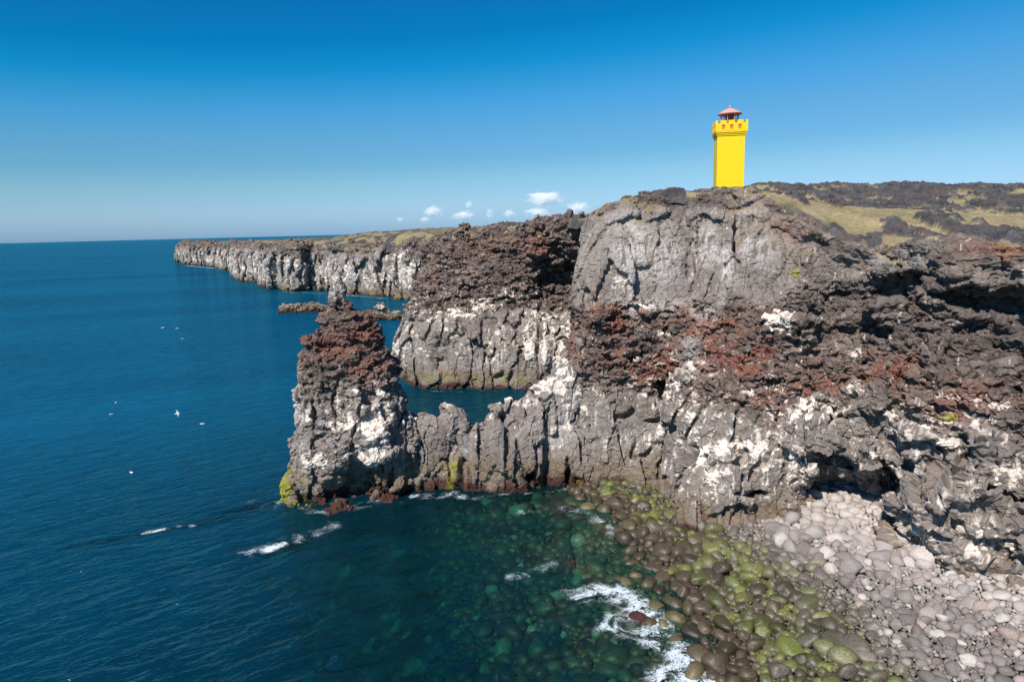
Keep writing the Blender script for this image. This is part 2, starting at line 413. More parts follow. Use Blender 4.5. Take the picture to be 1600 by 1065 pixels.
def zone_main(P, qx, qy, wq):
    z = P[:, 2] + wq * .9
    r = sst(1170, 1330, qx + wq * 25)                  # 0 left buttress part, 1 right jagged part
    t1 = 13.9 + 2.5 * r; t2 = 7.8 + 1.4 * r
    top = sst(t1 - .5, t1 + .5, z); low = 1 - sst(t2 - 1.4, t2 + 1.4, z)
    mid = np.clip(1 - top - low, 0, 1)
    jag = mid * r * sst(10.8, 12.2, z); rub = mid - jag
    edge = sst(-1.5, -.3, P[:, 2] - (22.2 - 4.0 * sst(1180, 1320, qx)) + wq * .5)     # broken rim
    smo = top * (1 - .8 * edge); rub2 = top * .8 * edge
    rb = sst(1180, 1300, qx + wq * 20)
    return dict(smo=smo * (1 - .45 * r), rub=np.clip(rub + .25 * rub2 + .1 * smo * r, 0, 1), jag=np.clip(jag + .3 * rub2 * (1 - .7 * r) + .15 * smo * r, 0, 1), col=low * .9 * (1 - .8 * rb) + .3 * smo * r, blk=low * rb)
feats_main = [  # qx qy rx ry hard metres warp
    (982, 385, 24, 72, .7, 1.0, .2), (1040, 390, 26, 64, .7, .9, .2), (1114, 362, 34, 40, .8, 1.6, .12), (1186, 402, 34, 30, .8, 1.4, .12),
    (1138, 428, 18, 26, .75, .9, .1), (1170, 350, 10, 14, .4, -1.2, .2), (1078, 420, 8, 40, .4, -.5, .3), (1156, 372, 7, 36, .4, -1.0, .25),
    (950, 385, 22, 45, .4, .6, .2),
    (1218, 520, 38, 24, .6, 1.4, .2), (1236, 556, 16, 16, .5, -2.2, .2), (1290, 560, 50, 20, .5, .7, .3),
    (1019, 610, 11, 13, .6, -2.4, .15), (1044, 612, 7, 9, .6, -1.2, .1), (895, 654, 10, 8, .5, -.9, .15), (888, 681, 8, 8, .5, -.8, .1),
    (1092, 718, 8, 20, .6, -2.0, .1), (1019, 659, 18, 5, .5, -.9, .2), (1026, 747, 16, 6, .6, -1.8, .2), (890, 735, 6, 30, .6, -1.6, .1),
    (1174, 772, 26, 5, .6, -1.4, .2), (1185, 715, 26, 18, .5, .9, .2), (1120, 760, 16, 28, .5, .7, .2), (1010, 630, 14, 34, .4, .6, .2),
    # cave
    (1318, 775, 60, 56, .75, -4.5, .14), (1322, 795, 44, 42, .7, -4.5, .1), (1300, 690, 60, 26, .5, .7, .2), (1420, 790, 24, 36, .6, 1.1, .15),
    (1445, 812, 36, 12, .6, .9, .2), (1390, 760, 12, 30, .5, .8, .2), (1480, 770, 34, 40, .5, .8, .2), (1560, 800, 30, 44, .5, .9, .2),
    (1520, 825, 7, 50, .5, -.9, .15), (1500, 740, 60, 7, .5, -1.0, .3), (1560, 670, 50, 9, .5, -1.2, .3), (1440, 700, 40, 7, .5, -.7, .3),
    # jagged right side, deep ledges
    (1510, 505, 120, 40, .5, -1.1, .35), (1560, 480, 80, 30, .5, -1.0, .35), (1420, 450, 50, 20, .5, -.9, .35), (1380, 530, 60, 9, .5, -1.2, .4),
    (1340, 415, 46, 12, .5, -1.3, .35), (1450, 420, 110, 11, .5, .8, .3), (1480, 560, 120, 10, .5, 1.0, .4), (1390, 495, 40, 24, .5, .9, .3),
    (1560, 430, 60, 12, .5, -1.0, .3), (1300, 470, 60, 9, .5, -.9, .4), (1290, 520, 50, 8, .5, -.8, .4), (1590, 545, 70, 14, .5, -.9, .4),
    (1268, 385, 26, 12, .5, -.8, .3), (1150, 600, 90, 30, .4, .5, .3), (1420, 610, 100, 12, .5, .6, .4),
]
S, sg = shape(MAIN, .062, .052, feats_main, zone_main, relax=160, bamp=1.4)
P, fl = rockify(S, sg, zone_main, feats_main)
print('main', S.shape)
cols = paint(fl, redz=.18, topgrass=17.5,
    white=[(1225, 522, 26, 20, .5, .95), (1185, 715, 40, 26, .4, .9), (1120, 720, 34, 50, .3, .75), (1265, 650, 46, 30, .3, .7), (1470, 690, 30, 14, .4, .8),
           (1575, 745, 30, 22, .4, .85), (1070, 600, 22, 60, .3, .5), (1090, 650, 22, 60, .2, .5), (1440, 850, 46, 30, .4, .8), (1540, 860, 60, 30, .4, .55), (970, 450, 16, 14, .4, .6),
           (1300, 640, 60, 18, .3, .6), (1450, 660, 60, 20, .3, .55), (1560, 640, 30, 12, .3, .6), (1500, 575, 24, 6, .4, .6), (1390, 740, 12, 12, .5, .8), (1030, 520, 14, 10, .5, .6),
           (870, 640, 26, 40, .2, .6), (905, 600, 30, 20, .2, .55), (1240, 720, 26, 30, .3, .6), (1340, 545, 20, 6, .4, .7), (1010, 480, 20, 10, .4, .7)],
    light=[(1390, 402, 90, 22, .3, .45), (985, 400, 34, 60, .3, .9), (1040, 400, 34, 60, .3, .7), (1105, 385, 26, 40, .3, .8), (1140, 420, 16, 30, .6, 1.0), (1190, 395, 36, 24, .4, .7), (1170, 330, 30, 30, .3, .35),
           (1020, 475, 60, 18, .4, .7), (1100, 490, 30, 20, .4, .6), (960, 700, 60, 50, .2, .5), (1080, 560, 26, 60, .2, .5), (920, 700, 30, 50, .2, .5)],
    red=[(1180, 575, 40, 26, .4, .9), (1040, 570, 60, 14, .3, .7), (935, 480, 24, 30, .3, .5), (1120, 525, 70, 18, .3, .6), (960, 560, 50, 24, .2, .45), (1260, 610, 60, 22, .3, .7),
         (1235, 365, 30, 20, .3, .8), (1560, 400, 60, 16, .3, .85), (1330, 600, 60, 14, .3, .5), (1480, 620, 70, 14, .3, .5), (1090, 490, 40, 8, .3, .5), (1280, 350, 30, 14, .3, .6)],
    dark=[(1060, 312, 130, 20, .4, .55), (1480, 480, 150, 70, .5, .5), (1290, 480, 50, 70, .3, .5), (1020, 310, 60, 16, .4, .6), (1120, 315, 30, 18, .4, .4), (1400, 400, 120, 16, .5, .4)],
    green=[(1245, 428, 10, 6, .4, .7), (1480, 655, 16, 5, .4, .8), (930, 750, 20, 10, .3, .3), (860, 740, 14, 14, .3, .3)], guano_z=(1.0, 11.5), gz=.85)
nu, nv = S.shape[:2]
ob = link('cliff', mesh_np('cliff', fl['P'], grid_faces(nu, nv), cols), mat=M_ROCK); tag(ob, kind='structure')
main_top = S[:, -1, :3].copy(); iTop = 0
ctop = np.array([c[-1] for c in mc])[:, :3]
# ------------------------------------------------------------------ cliff across the pool
md = [
    [Cz(760, 560, 0), Cq(750, 510, 118), Cq(740, 450, 119), Cq(735, 410, 120), Cq(735, 366, 121)],
    [Cz(690, 575, 0), Cq(680, 530, 104), Cq(690, 470, 106), Cq(700, 420, 108), Cq(705, 366, 112)],
    [Cz(618, 588, 0), Cq(611, 545, 95), Cq(638, 476, 97), Cq(656, 425, 100), Cq(668, 372, 105)],
    [Cz(665, 606, 0), Cq(662, 552, 88), Cq(674, 482, 91.5), Cq(690, 420, 96), Cq(700, 364, 100)],
    [Cz(715, 607, 0), Cq(714, 552, 87), Cq(718, 485, 90), Cq(728, 420, 94.5), Cq(735, 360, 98.5)],
    [Cz(770, 608, 0), Cq(770, 552, 86.3), Cq(772, 490, 89), Cq(778, 420, 93), Cq(780, 356, 96.5)],
    [Cz(835, 610, 0), Cq(835, 555, 85.2), Cq(836, 500, 87.5), Cq(840, 430, 91), Cq(835, 346, 93)],
    [Cz(880, 606, 0), Cq(880, 552, 84.5), Cq(880, 500, 87), Cq(880, 430, 91), Cq(880, 344, 91)],
    [Cz(930, 602, 0), Cq(930, 550, 84), Cq(930, 500, 86), Cq(930, 430, 88), Cq(928, 343, 89)],
    [Cz(1000, 602, 0), Cq(1000, 550, 82), Cq(1000, 500, 83), Cq(1000, 430, 84), Cq(1000, 340, 86)],
]
md = [skirt(c, -3.0) for c in md]
inl_mid = [(.8, -.2), (.95, .1), (.95, .3), (.5, .85)] + [(.1, 1)] * 6
def zone_mid(P, qx, qy, wq):
    z = P[:, 2] + wq * 1.1
    low = 1 - sst(8.2, 10.2, z); top = sst(17.5, 18.6, z)
    rub = np.clip(1 - low, 0, 1)
    return dict(col=low * .8, rub=rub * .6, jag=rub * .4, smo=low * .2)
fm = [(880, 440, 34, 46, .65, -6, .12), (862, 470, 22, 24, .6, -2.5, .15), (868, 382, 40, 14, .5, 2.2, .2), (690, 555, 12, 26, .5, -1.6, .2), (675, 520, 20, 30, .4, .9, .2),
      (735, 545, 20, 26, .5, .7, .2), (790, 540, 24, 30, .5, .6, .2), (830, 535, 7, 40, .5, 1.1, .1), (855, 540, 8, 40, .5, 1.2, .1), (843, 545, 4, 36, .5, -1.0, .1), (870, 550, 16, 30, .5, .8, .2)]
S, sg = shape(lip(md, inl_mid, ((.8, .05), (2.0, 0), (4.5, -.6))), .11, .095, fm, zone_mid, seed=100, relax=120, bamp=1.05)
P, fl = rockify(S, sg, zone_mid, fm, det=.6, amp=1.1, seed=100)
cols = paint(fl, redz=-.2, seed=100, topgrass=19.6, guano_z=(3.2, 15), gz=.62,
    white=[(832, 530, 12, 44, .4, .9), (858, 535, 12, 44, .4, .95), (872, 560, 20, 36, .3, .8), (770, 560, 12, 20, .4, .6), (745, 470, 30, 14, .3, .7), (720, 490, 30, 14, .3, .6), (800, 460, 30, 10, .3, .55),
           (690, 505, 30, 30, .2, .4), (840, 490, 20, 10, .4, .6), (640, 540, 20, 40, .2, .4), (890, 520, 16, 20, .3, .6)],
    red=[(840, 384, 46, 13, .3, .8), (760, 395, 60, 14, .3, .3)], dark=[(790, 420, 60, 16, .3, .5), (880, 430, 30, 46, .5, .5)],  # last dark blob paints the alcove's shade into the rock colour
    green=[(700, 590, 30, 6, .4, .25), (790, 592, 40, 6, .4, .35)], light=[(770, 570, 90, 14, .4, .35), (880, 560, 30, 40, .3, .5)])
nu, nv = S.shape[:2]
ob = link('cliff_across_pool', mesh_np('c', fl['P'], grid_faces(nu, nv), cols), mat=M_ROCK); tag(ob, kind='structure')
mtop = np.array([c[-1] for c in md])[:, :3]
print('mid', S.shape)
# ------------------------------------------------------------------ long cliff along the far shore
fc_px = [(760, 480, 385), (700, 474, 384), (640, 467, 388), (605, 463, 389), (560, 459, 388), (520, 456, 387), (490, 452, 386), (468, 456, 386), (442, 453.5, 386), (424, 449, 385), (405, 441, 384.5), (376, 436, 384),
         (370, 424, 383.5), (350, 421, 383), (334, 416, 382.5), (290, 412, 381.5), (281, 404, 381), (290, 399, 380), (330, 394, 378)]
fc = []
for px, pb, pt in fc_px:
    b = at_z(px, pb, 0); h = np.array([b[0], b[1]]); h /= np.linalg.norm(h)
    top = at_y(px, pt, b[1] + (2 if px > 285 else -6))
    mid = b * .5 + top * .5; mid[2] = 8; mid[:2] += h * .3
    low = b * .8 + top * .2; low[2] = 3
    fc.append([[b[0] - h[0], b[1] - h[1], -3, px, pb + 8], [*b, px, pb], [*low, px, pb * .8 + pt * .2], [*mid, px, (pb + pt) / 2], [*top, px, pt]])
def zone_far(P, qx, qy, wq):
    z = P[:, 2] + wq * 1.3; low = 1 - sst(11.8, 14.0, z)
    return dict(col=low, rub=(1 - low) * .45, jag=(1 - low) * .12, smo=low * .4)
def inl_from(ctrl):
    t = np.array([c[-1][:2] for c in ctrl]); g = np.gradient(t, axis=0); n = np.stack([g[:, 1], -g[:, 0]], 1); n /= np.linalg.norm(n, axis=1, keepdims=True)
    return n
inl = inl_from(fc)
if inl[4, 1] < 0: inl = -inl
def buttresses(p):               # far rock is read at a coarser grain: broad buttresses and gullies
    ff1, ff2, hh, vv = voro(p + np.stack([fbm(p, 9, 5, 2)] * 3, 1) * 2, (8, 8, 40), 77)
    dd = (u01(hh, 3) * 2 - 1) * 2.2 + 1.6 * (1 - ff1 ** 2 * 1.5) - 1.8 * (1 - sst(0, .15, ff2 - ff1))
    return dd * (1 - .8 * sst(15, 17, p[:, 2]))
sc_ = 2.0                        # blocks twice the size out there
S, sg = shape(lip(fc, inl, ((1, .1), (3, .2), (7, -.6))), .30, .24, (), lambda P, a, b, w: zone_far(P * sc_, a, b, w * sc_), seed=300, extra=buttresses, unscale=sc_, bamp=1.9)
Sx = S
P, fl = rockify(Sx, sg, lambda P, a, b, w: zone_far(P * sc_, a, b, w * sc_), (), det=.8, amp=1.0, seed=300)
fl['P'] = fl['P'] * sc_
flp = fl['P']
cols = paint(fl, seed=300, topgrass=16.5, guano_z=(2.2, 13.0), gz=1.05, redz=-.3, white=[(560, 430, 120, 24, .3, .45), (480, 440, 60, 18, .2, .5), (640, 430, 30, 30, .3, .7)],
             green=[(640, 462, 40, 4, .3, .25), (570, 456, 40, 3, .3, .15), (470, 450, 60, 3, .3, .15)], light=[(400, 420, 200, 30, .4, .45)])
nu, nv = S.shape[:2]
ob = link('far_cliff', mesh_np('c', flp, grid_faces(nu, nv), cols), mat=M_FAR); tag(ob, kind='structure')
ftop = np.array([c[-1] for c in fc])[:, :3]
print('far', S.shape)

# ------------------------------------------------------------------ closed rocks given by their outline (sea stack, skerries)
def outline_rock(rows, depth, du, dv, Y, shrink=0.0):
    """rows: (py, px_left, px_right, y_shift) from the foot upwards -> ring stations"""
    st = []
    for py, xl, xr, dy in rows:
        L = at_y(xl, py, Y + dy); R = at_y(xr, py, Y + dy); c = (L + R) / 2; a = np.linalg.norm(R - L) / 2
        a = max(a - shrink * min(1, max(0, a - .8) / 2), a * .6); ring = []
        for k in range(24):
            t = 2 * math.pi * k / 24; ct, s_ = math.cos(t), math.sin(t)
            e = .8
            x = math.copysign(abs(ct) ** e, ct) * a; y = math.copysign(abs(s_) ** e, s_) * a * depth(c[2])
            p = c + np.array([x, y, 0]); 
            ring.append([*p, (xl + xr) / 2 + (xr - xl) / 2 * ct, py])
        st.append(ring)
    return np.array(st)          # (rows, 24, 5)
def ring_sheet(st, du, dv):
    ctrl = st.swapaxes(0, 1)      # (24, rows, 5)
    ext = np.concatenate([ctrl[-2:], ctrl, ctrl[:3]], 0)
    per = np.linalg.norm(np.diff(np.concatenate([ctrl, ctrl[:1]], 0)[..., :3], axis=0), axis=-1)
    nu = int(np.percentile(per.sum(0), 75) / du)
    t = np.interp(np.linspace(0, 24, nu, endpoint=False), np.arange(25), np.arange(25)) + 2
    a = cr(ext, t).swapaxes(0, 1)
    d = np.linalg.norm(np.diff(ctrl[..., :3], axis=1), axis=-1).mean(0); nv = int(d.sum() / dv) + 1
    return cr(a, even(nv, d)).swapaxes(0, 1)

rows = [(850, 446, 640, -1.2), (800, 442, 642, -1.2), (770, 443, 648, -1.1), (735, 444, 655, -.6), (700, 456, 656, -.1), (672, 464, 652, .3), (640, 468, 640, .4), (605, 469, 632, .5), (570, 467, 620, .6),
        (548, 471, 606, .8), (530, 480, 598, .9), (512, 494, 585, 1.0), (496, 506, 572, 1.1), (484, 516, 560, 1.2), (477, 520, 550, 1.2), (469, 514, 547, 1.2), (460, 511, 546, 1.2), (451, 514, 545, 1.2), (444, 519, 542, 1.2), (438, 524, 537, 1.2), (434, 527, 533, 1.2)]
st = outline_rock(rows, lambda z: .62 if z < 12 else .8, .06, .05, 52.5, .22)
def zone_stack(P, qx, qy, wq):
    z = P[:, 2] + wq * .8; low = 1 - sst(7.4, 10.2, z); knob = sst(14.5, 15.2, P[:, 2]); rub = np.clip(1 - low - knob, 0, 1)
    return dict(col=low * .7, blk=low * .35, jag=low * .1, rub=rub * .9 + knob * .25, smo=low * .15 + knob * .2)
fs = [(590, 735, 40, 40, .6, -2.6, .2), (560, 755, 40, 14, .5, -1.6, .3), (535, 700, 24, 40, .4, .9, .25), (575, 665, 30, 16, .4, 1.2, .3), (540, 780, 60, 14, .5, 1.4, .3), (470, 750, 18, 30, .5, .7, .2),
      (500, 660, 20, 60, .4, .5, .2), (520, 570, 30, 22, .5, .6, .2), (610, 640, 16, 30, .5, .6, .3), (500, 735, 8, 50, .4, -.7, .15), (600, 690, 26, 12, .5, .7, .3)]
S, sg = shape(st, .06, .052, fs, zone_stack, wrap=True, amp=.6, seed=500, relax=30, bamp=1.0)
P, fl = rockify(S, sg, zone_stack, fs, wrap=True, amp=.9, seed=500)
cols = paint(fl, seed=500, topgrass=0, redz=.15, guano_z=(2.2, 9.0), gz=.5,
    white=[(500, 640, 20, 14, .4, .8), (545, 650, 30, 8, .4, .8), (585, 650, 20, 18, .4, .9), (520, 700, 30, 14, .3, .75), (570, 690, 24, 18, .4, .8), (600, 640, 20, 40, .2, .7), (600, 610, 20, 30, .3, .6), (590, 700, 16, 24, .4, .9), (556, 620, 50, 30, .2, .4)],
    red=[(540, 530, 60, 26, .4, .85), (570, 510, 30, 20, .3, .7), (500, 530, 30, 20, .3, .8), (575, 560, 40, 14, .3, .5)], dark=[(545, 505, 24, 16, .4, .5), (590, 740, 40, 30, .5, .5), (545, 565, 30, 18, .4, .35)],  # second dark blob is painted shade in the hollow on the right side
    green=[(462, 752, 16, 26, .5, .9), (490, 770, 20, 18, .3, .8)], light=[(475, 620, 14, 90, .3, .7), (500, 700, 14, 70, .3, .5), (528, 452, 20, 16, .6, .8)])
nu, nv = S.shape[:2]
ob = link('sea_stack', mesh_np('s', fl['P'], grid_faces(nu, nv, wrap=True), cols), mat=M_ROCK)
tag(ob, 'tall sea stack with red scoria shoulders and a grey knob on top', 'sea stack')
print('stack', S.shape)

# ------------------------------------------------------------------ low rock wall joining the stack to the cliff
wl = [  # px base, base py, top px, top py
    (600, 780, 600, 640), (640, 768, 636, 650), (665, 766, 662, 655), (700, 765, 700, 657), (735, 768, 738, 676), (765, 770, 764, 646), (800, 768, 800, 628), (835, 764, 838, 608), (868, 760, 862, 590), (905, 758, 880, 560), (945, 757, 900, 535), (985, 760, 930, 520)]
wc = []
for k, (bx, by, tx, ty) in enumerate(wl):
    b = at_z(bx, by, 0); t = at_y(tx, ty, b[1] + 1.6 + .12 * max(0, tx - 760) / 10)
    h = np.array([b[0], b[1]]) / np.linalg.norm(b[:2]); th = .9 + .9 * sst(780, 900, tx)
    m1 = b + (t - b) * .35; m2 = b + (t - b) * .75; m1[:2] -= h * .15; m2[:2] -= h * .25
    k1 = t.copy(); k1[:2] += h * th * .8; k1[2] += .05
    k2 = t.copy(); k2[:2] += h * (th * 1.6 + 1.2); k2[2] *= .55
    k3 = b.copy(); k3[:2] += h * (6 + th * 2); k3[2] = -2.5
    f0 = b.copy(); f0[:2] -= h * .4; f0[2] = -2.5
    q = lambda p, f: [*p, bx + (tx - bx) * f, by + (ty - by) * f]
    wc.append([q(f0, -.3), q(b, 0), q(m1, .35), q(m2, .75), q(t, 1), q(k1, 1.05), q(k2, 1.3), q(k3, 2)])
def zone_wall(P, qx, qy, wq):
    return dict(col=np.ones(len(P)), rub=.05 * np.ones(len(P)), jag=.0 * np.ones(len(P)), smo=.1 * np.ones(len(P)))
fw = [(740, 700, 12, 60, .4, -.9, .1), (690, 660, 24, 40, .5, .5, .15), (760, 700, 20, 70, .5, .6, .12), (812, 720, 26, 60, .5, .5, .15), (833, 738, 4, 26, .6, -1.6, .1), (856, 700, 5, 60, .5, -.8, .1),
      (790, 690, 4, 70, .5, -.7, .1), (886, 740, 4, 24, .6, -1.3, .1), (718, 740, 5, 30, .5, -.8, .1)]
S, sg = shape(wc, .06, .055, fw, zone_wall, amp=.7, seed=700, bamp=1.0)
P, fl = rockify(S, sg, zone_wall, fw, amp=.85, seed=700)
cols = paint(fl, seed=700, guano_z=(1.5, 14), gz=.15, base_ochre=1.0,
    white=[(800, 630, 60, 10, .3, .7), (850, 605, 40, 14, .3, .8), (765, 652, 16, 10, .4, .7), (640, 655, 16, 14, .4, .8), (880, 590, 30, 40, .2, .6), (900, 640, 30, 60, .2, .5), (870, 680, 30, 40, .1, .3), (700, 655, 30, 6, .4, .4)],
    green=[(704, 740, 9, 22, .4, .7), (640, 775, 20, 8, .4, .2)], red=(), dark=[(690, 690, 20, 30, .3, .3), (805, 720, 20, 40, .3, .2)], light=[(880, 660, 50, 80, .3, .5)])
nu, nv = S.shape[:2]
ob = link('rock_wall', mesh_np('w', fl['P'], grid_faces(nu, nv), cols), mat=M_ROCK)
tag(ob, 'low wall of columnar grey rock joining the sea stack to the big cliff, pool behind it', 'rock ridge')
print('wall', S.shape)

# ------------------------------------------------------------------ skerries
def skerry(name, rows, Y, label, seed, white):
    global P, fl
    st = outline_rock(rows, lambda z: .35, .12, .1, Y)
    zn = lambda P, a, b, w: dict(col=.5 + 0 * a, rub=.7 + 0 * a, jag=.3 + 0 * a, smo=0 * a)
    S, sg = shape(st, .15, .11, (), zn, wrap=True, amp=.6, seed=seed, relax=10, bamp=.7)
    P, fl = rockify(S, sg, zn, (), det=.6, wrap=True, amp=.8, seed=seed)
    cols = paint(fl, seed=seed, guano_z=(.6, 9), gz=.5, white=white, redz=-.4)
    o = link(name, mesh_np('k', fl['P'], grid_faces(S.shape[0], S.shape[1], wrap=True), cols), mat=M_ROCK)
    return tag(o, label, 'skerry')
skerry('skerry', [(494, 430, 520, 0), (488, 432, 518, 0), (482, 434, 516, 0), (479, 438, 512, 0), (477, 444, 500, 0), (475.5, 450, 480, 0)], 181,
       'long low skerry of brown rock in the bay to the left of the sea stack', 800, [(445, 477, 14, 5, .3, .9), (480, 480, 30, 4, .3, .6)])
skerry('skerry', [(503, 573, 632, 0), (498, 575, 630, 0), (491, 577, 626, 0), (486, 582, 612, 0), (480, 586, 606, 0), (475, 591, 602, 0), (473, 594, 598, 0)], 160,
       'peaked white-capped skerry in the bay seen to the right of the stack', 850, [(595, 482, 14, 10, .3, .8), (620, 490, 12, 4, .3, .7)])

# ------------------------------------------------------------------ plateau
LH = at_y(1140.5, 293, 107.0)
for t in (ctop, mtop, ftop): PLAT_PTS += [tuple(p) for p in t]
for a, b in ((ctop, 3), (mtop, 3)):
    for i in range(len(a) - 1):
        for k in range(1, b + 1):
            PLAT_PTS.append(tuple(a[i] + (a[i + 1] - a[i]) * k / (b + 1)))
PLAT_PTS += [(LH[0], LH[1], LH[2] - .6)] * 3
for px, py, y in [(1140, 304, 80), (1050, 300, 85), (1200, 291, 95), (1300, 291, 95), (1420, 290, 92), (1500, 296, 90), (1600, 294, 88), (1750, 300, 85), (1300, 325, 66), (1400, 335, 60), (1500, 335, 58), (1600, 335, 54), (1750, 340, 50),
                  (1250, 308, 74), (1400, 312, 74), (1550, 312, 70), (1050, 312, 140), (1150, 312, 180), (1300, 310, 180), (1500, 310, 180),
                  (960, 340, 110), (880, 346, 110), (880, 350, 160), (820, 356, 160), (760, 357, 190), (700, 360, 200), (640, 364, 240), (640, 372, 220), (720, 362, 130), (800, 352, 108), (600, 368, 300), (560, 372, 320), (520, 374, 380), (450, 375, 450), (400, 376, 520), (350, 377, 600),
                  (620, 361, 420), (700, 356, 500), (800, 352, 600), (900, 350, 600)]:
    PLAT_PTS.append(tuple(at_y(px, py, y)))
coast = np.concatenate([ftop[::-1], mtop[2:8], ctop[1:]], 0)      # seaward rim, far end to near end
coast = np.concatenate([coast, [[120, 20, 0], [900, 200, 0], [900, 1500, 0], [-260, 900, 0]]], 0)
def inside(x, y, poly):
    c = np.zeros(len(x), bool); j = len(poly) - 1
    for i in range(len(poly)):
        xi, yi = poly[i][:2]; xj, yj = poly[j][:2]
        m = ((yi > y) != (yj > y)) & (x < (xj - xi) * (y - yi) / (yj - yi + 1e-12) + xi); c ^= m; j = i
    return c
def edge_dist(x, y, poly):
    d = np.full(len(x), 1e9); zz = np.zeros(len(x)); p = np.stack([x, y], 1)
    for i in range(len(poly) - 5):
        a, b = poly[i], poly[i + 1]; ab = (b - a)[:2]; t = np.clip(((p - a[:2]) @ ab) / (ab @ ab + 1e-9), 0, 1)
        e = np.linalg.norm(p - a[:2] - t[:, None] * ab, axis=1); m = e < d
        d = np.where(m, e, d); zz = np.where(m, a[2] + (b[2] - a[2]) * t, zz)
    return d, zz
na, nr = 700, 1000
ang = np.linspace(math.radians(-35), math.radians(50), na); rad = 28 * (900 / 28) ** np.linspace(0, 1, nr)
A, R = np.meshgrid(ang, rad, indexing='ij'); x = (R * np.sin(A)).ravel(); y = (R * np.cos(A)).ravel()
ins = inside(x, y, coast); ed, ez = edge_dist(x, y, coast); ed = ed * np.where(ins, 1, -1)
keep = ed > .15
z = np.zeros(len(x)); z[keep] = zplat(x[keep], y[keep]); z[keep] += (ez[keep] - z[keep]) * (1 - sst(.5, 6.5, ed[keep]))
p3 = np.stack([x, y, 0 * x], 1); pk = p3[keep]
rr = np.hypot(pk[:, 0], pk[:, 1])
rough = fbm(pk, 9, 400, 3); rock = sst(.02, .22, fbm(pk * [1, .55, 1], 5.5, 410, 4, .6) + .18 - .17 * sst(3, 10, ed[keep]) + .3 * sst(70, 84, rr) * (pk[:, 0] > 18) + .1 * sst(100, 130, rr) * sst(200, 100, rr))
v1, g1, g2, hq = tiltcell(pk + np.stack([fbm(pk, 1.5, 420, 2)] * 3, 1) * .4, (.9, .9, 1), 430, .8)
v2, _, _, hq2 = tiltcell(pk, (.4, .4, 1), 431, .8)
far = sst(220, 110, rr)
z[keep] += rough * .35 + rock * (.42 + .16 * v1 + .10 * v2) * (.45 + .55 * sst(1, 6, ed[keep])) * (.4 + .6 * far) + fbm(pk, .5, 440, 3) * .06 + fbm(pk, 1.7, 441, 2) * .14 - 1.2 * (1 - sst(.2, 1.5, ed[keep]))
pk[:, 2] = z[keep]
gmix = np.clip(.5 + fbm(pk, 3.5, 450, 3) * .9, 0, 1)
c = mix(np.tile(np.array((.285, .225, .125), f32), (len(pk), 1)), (.19, .16, .08), gmix)
c = mix(c, (.35, .275, .17), sst(.2, .6, fbm(pk, 1.6, 460, 3)) * .6)
lav = mix(np.tile(np.array((.035, .033, .034), f32), (len(pk), 1)), (.085, .08, .078), np.clip(.5 + v1 * .5, 0, 1))
lav = mix(lav, (.12, .06, .045), sst(.25, .6, fbm(pk, 3, 470, 2)) * .5)
c = mix(c, lav, sst(.25, .6, rock + .25 * fbm(pk, .6, 480, 3)))
c = mix(c, lav, (1 - sst(.5, 1.8, ed[keep] + rough * 2.5)) * .85)
cc = np.zeros((len(x), 3), f32); cc[keep] = c * (1 + .3 * fbm(pk, .25, 490, 2))[:, None]
ob = link('terrain', mesh_np('t', np.stack([x, y, z], 1), grid_faces(na, nr, keep=keep), cc), mat=M_TURF); tag(ob, kind='structure')

# ------------------------------------------------------------------ beach, sea bed
def zbeach(x, y):
    x0 = 8.5 + 1.3 * sst(41, 33, y)
    z = np.where(x > x0, .16 * (x - x0), .15 * (x - x0))
    z = np.where(x < -2, z - .12 * (-2 - x), z)
    z = z + .6 * np.exp(-((y - 50.5) / 2.2) ** 2) * sst(-9, -4, x) * (1 - sst(7, 10, x))      # shelf at the foot of the wall
    z = z + .9 * np.exp(-((x + 12) / 3.5) ** 2 - ((y - 47.5) / 2) ** 2)
    for rx, ry, sx, sy, h in ((-15.6, 41.7, 1.5, .8, 5.6), (-24.6, 44.9, 2.0, .45, 8.0), (-21.6, 46.3, 1.5, .4, 6.9), (-28.5, 43, 2.5, .4, 7.6), (-20, 48.5, 2, .8, 5.9)):
        z = z + h * np.exp(-((x - rx) / sx) ** 2 - ((y - ry - .45 * (x - rx)) / sy) ** 2)
    return np.where(y > 54.5, np.minimum(z, -3.0), z)
gx = np.arange(-34, 40, .16); gy = np.arange(20, 60, .16)
X, Y = np.meshgrid(gx, gy, indexing='ij'); p = np.stack([X.ravel(), Y.ravel(), 0 * X.ravel()], 1)
zb = zbeach(p[:, 0], p[:, 1])
bn = fbm(p, 2.4, 600, 4, .6); cell, ca, cb, chh = tiltcell(p + np.stack([fbm(p, 1, 610, 2)] * 3, 1) * .3, (1.3, 1.3, 1), 620, .4)
under = 1 - sst(-.6, .2, zb)
zb2 = zb + under * (bn * 1.1 + .28 * (1 - ca * 1.4) + .2 * cell) - .32
zb2 = np.where(p[:, 0] < 3, np.minimum(zb2, -.16 + .12 * bn), zb2)      # reefs off the stack stay just awash
wz = fbm(p, 3.5, 630, 3)
cb_ = mix(np.tile(np.array((.085, .035, .03), f32), (len(p), 1)), (.12, .095, .04), np.clip(.5 + wz, 0, 1))
pale = sst(.62, .9, u01(chh, 4) * .8 + wz * .4 + .12)
cb_ = mix(cb_, (.5, .55, .36), pale * sst(.5, .3, ca + .3 * wz) * sst(-.2, -.8, zb) * .8)
cb_ = mix(cb_, (.30, .36, .22), sst(.2, .6, fbm(p, 1.1, 640, 3) + .2 * wz) * .6 * sst(-.2, -.8, zb)); cb_ = mix(cb_, (.055, .02, .02), sst(.05, .4, bn + wz * .5))
cb_ = mix(cb_, (.06, .055, .05), sst(-.3, .3, zb)); cb_ = mix(cb_, (.13, .12, .115), sst(.8, 1.6, zb))
p[:, 2] = zb2
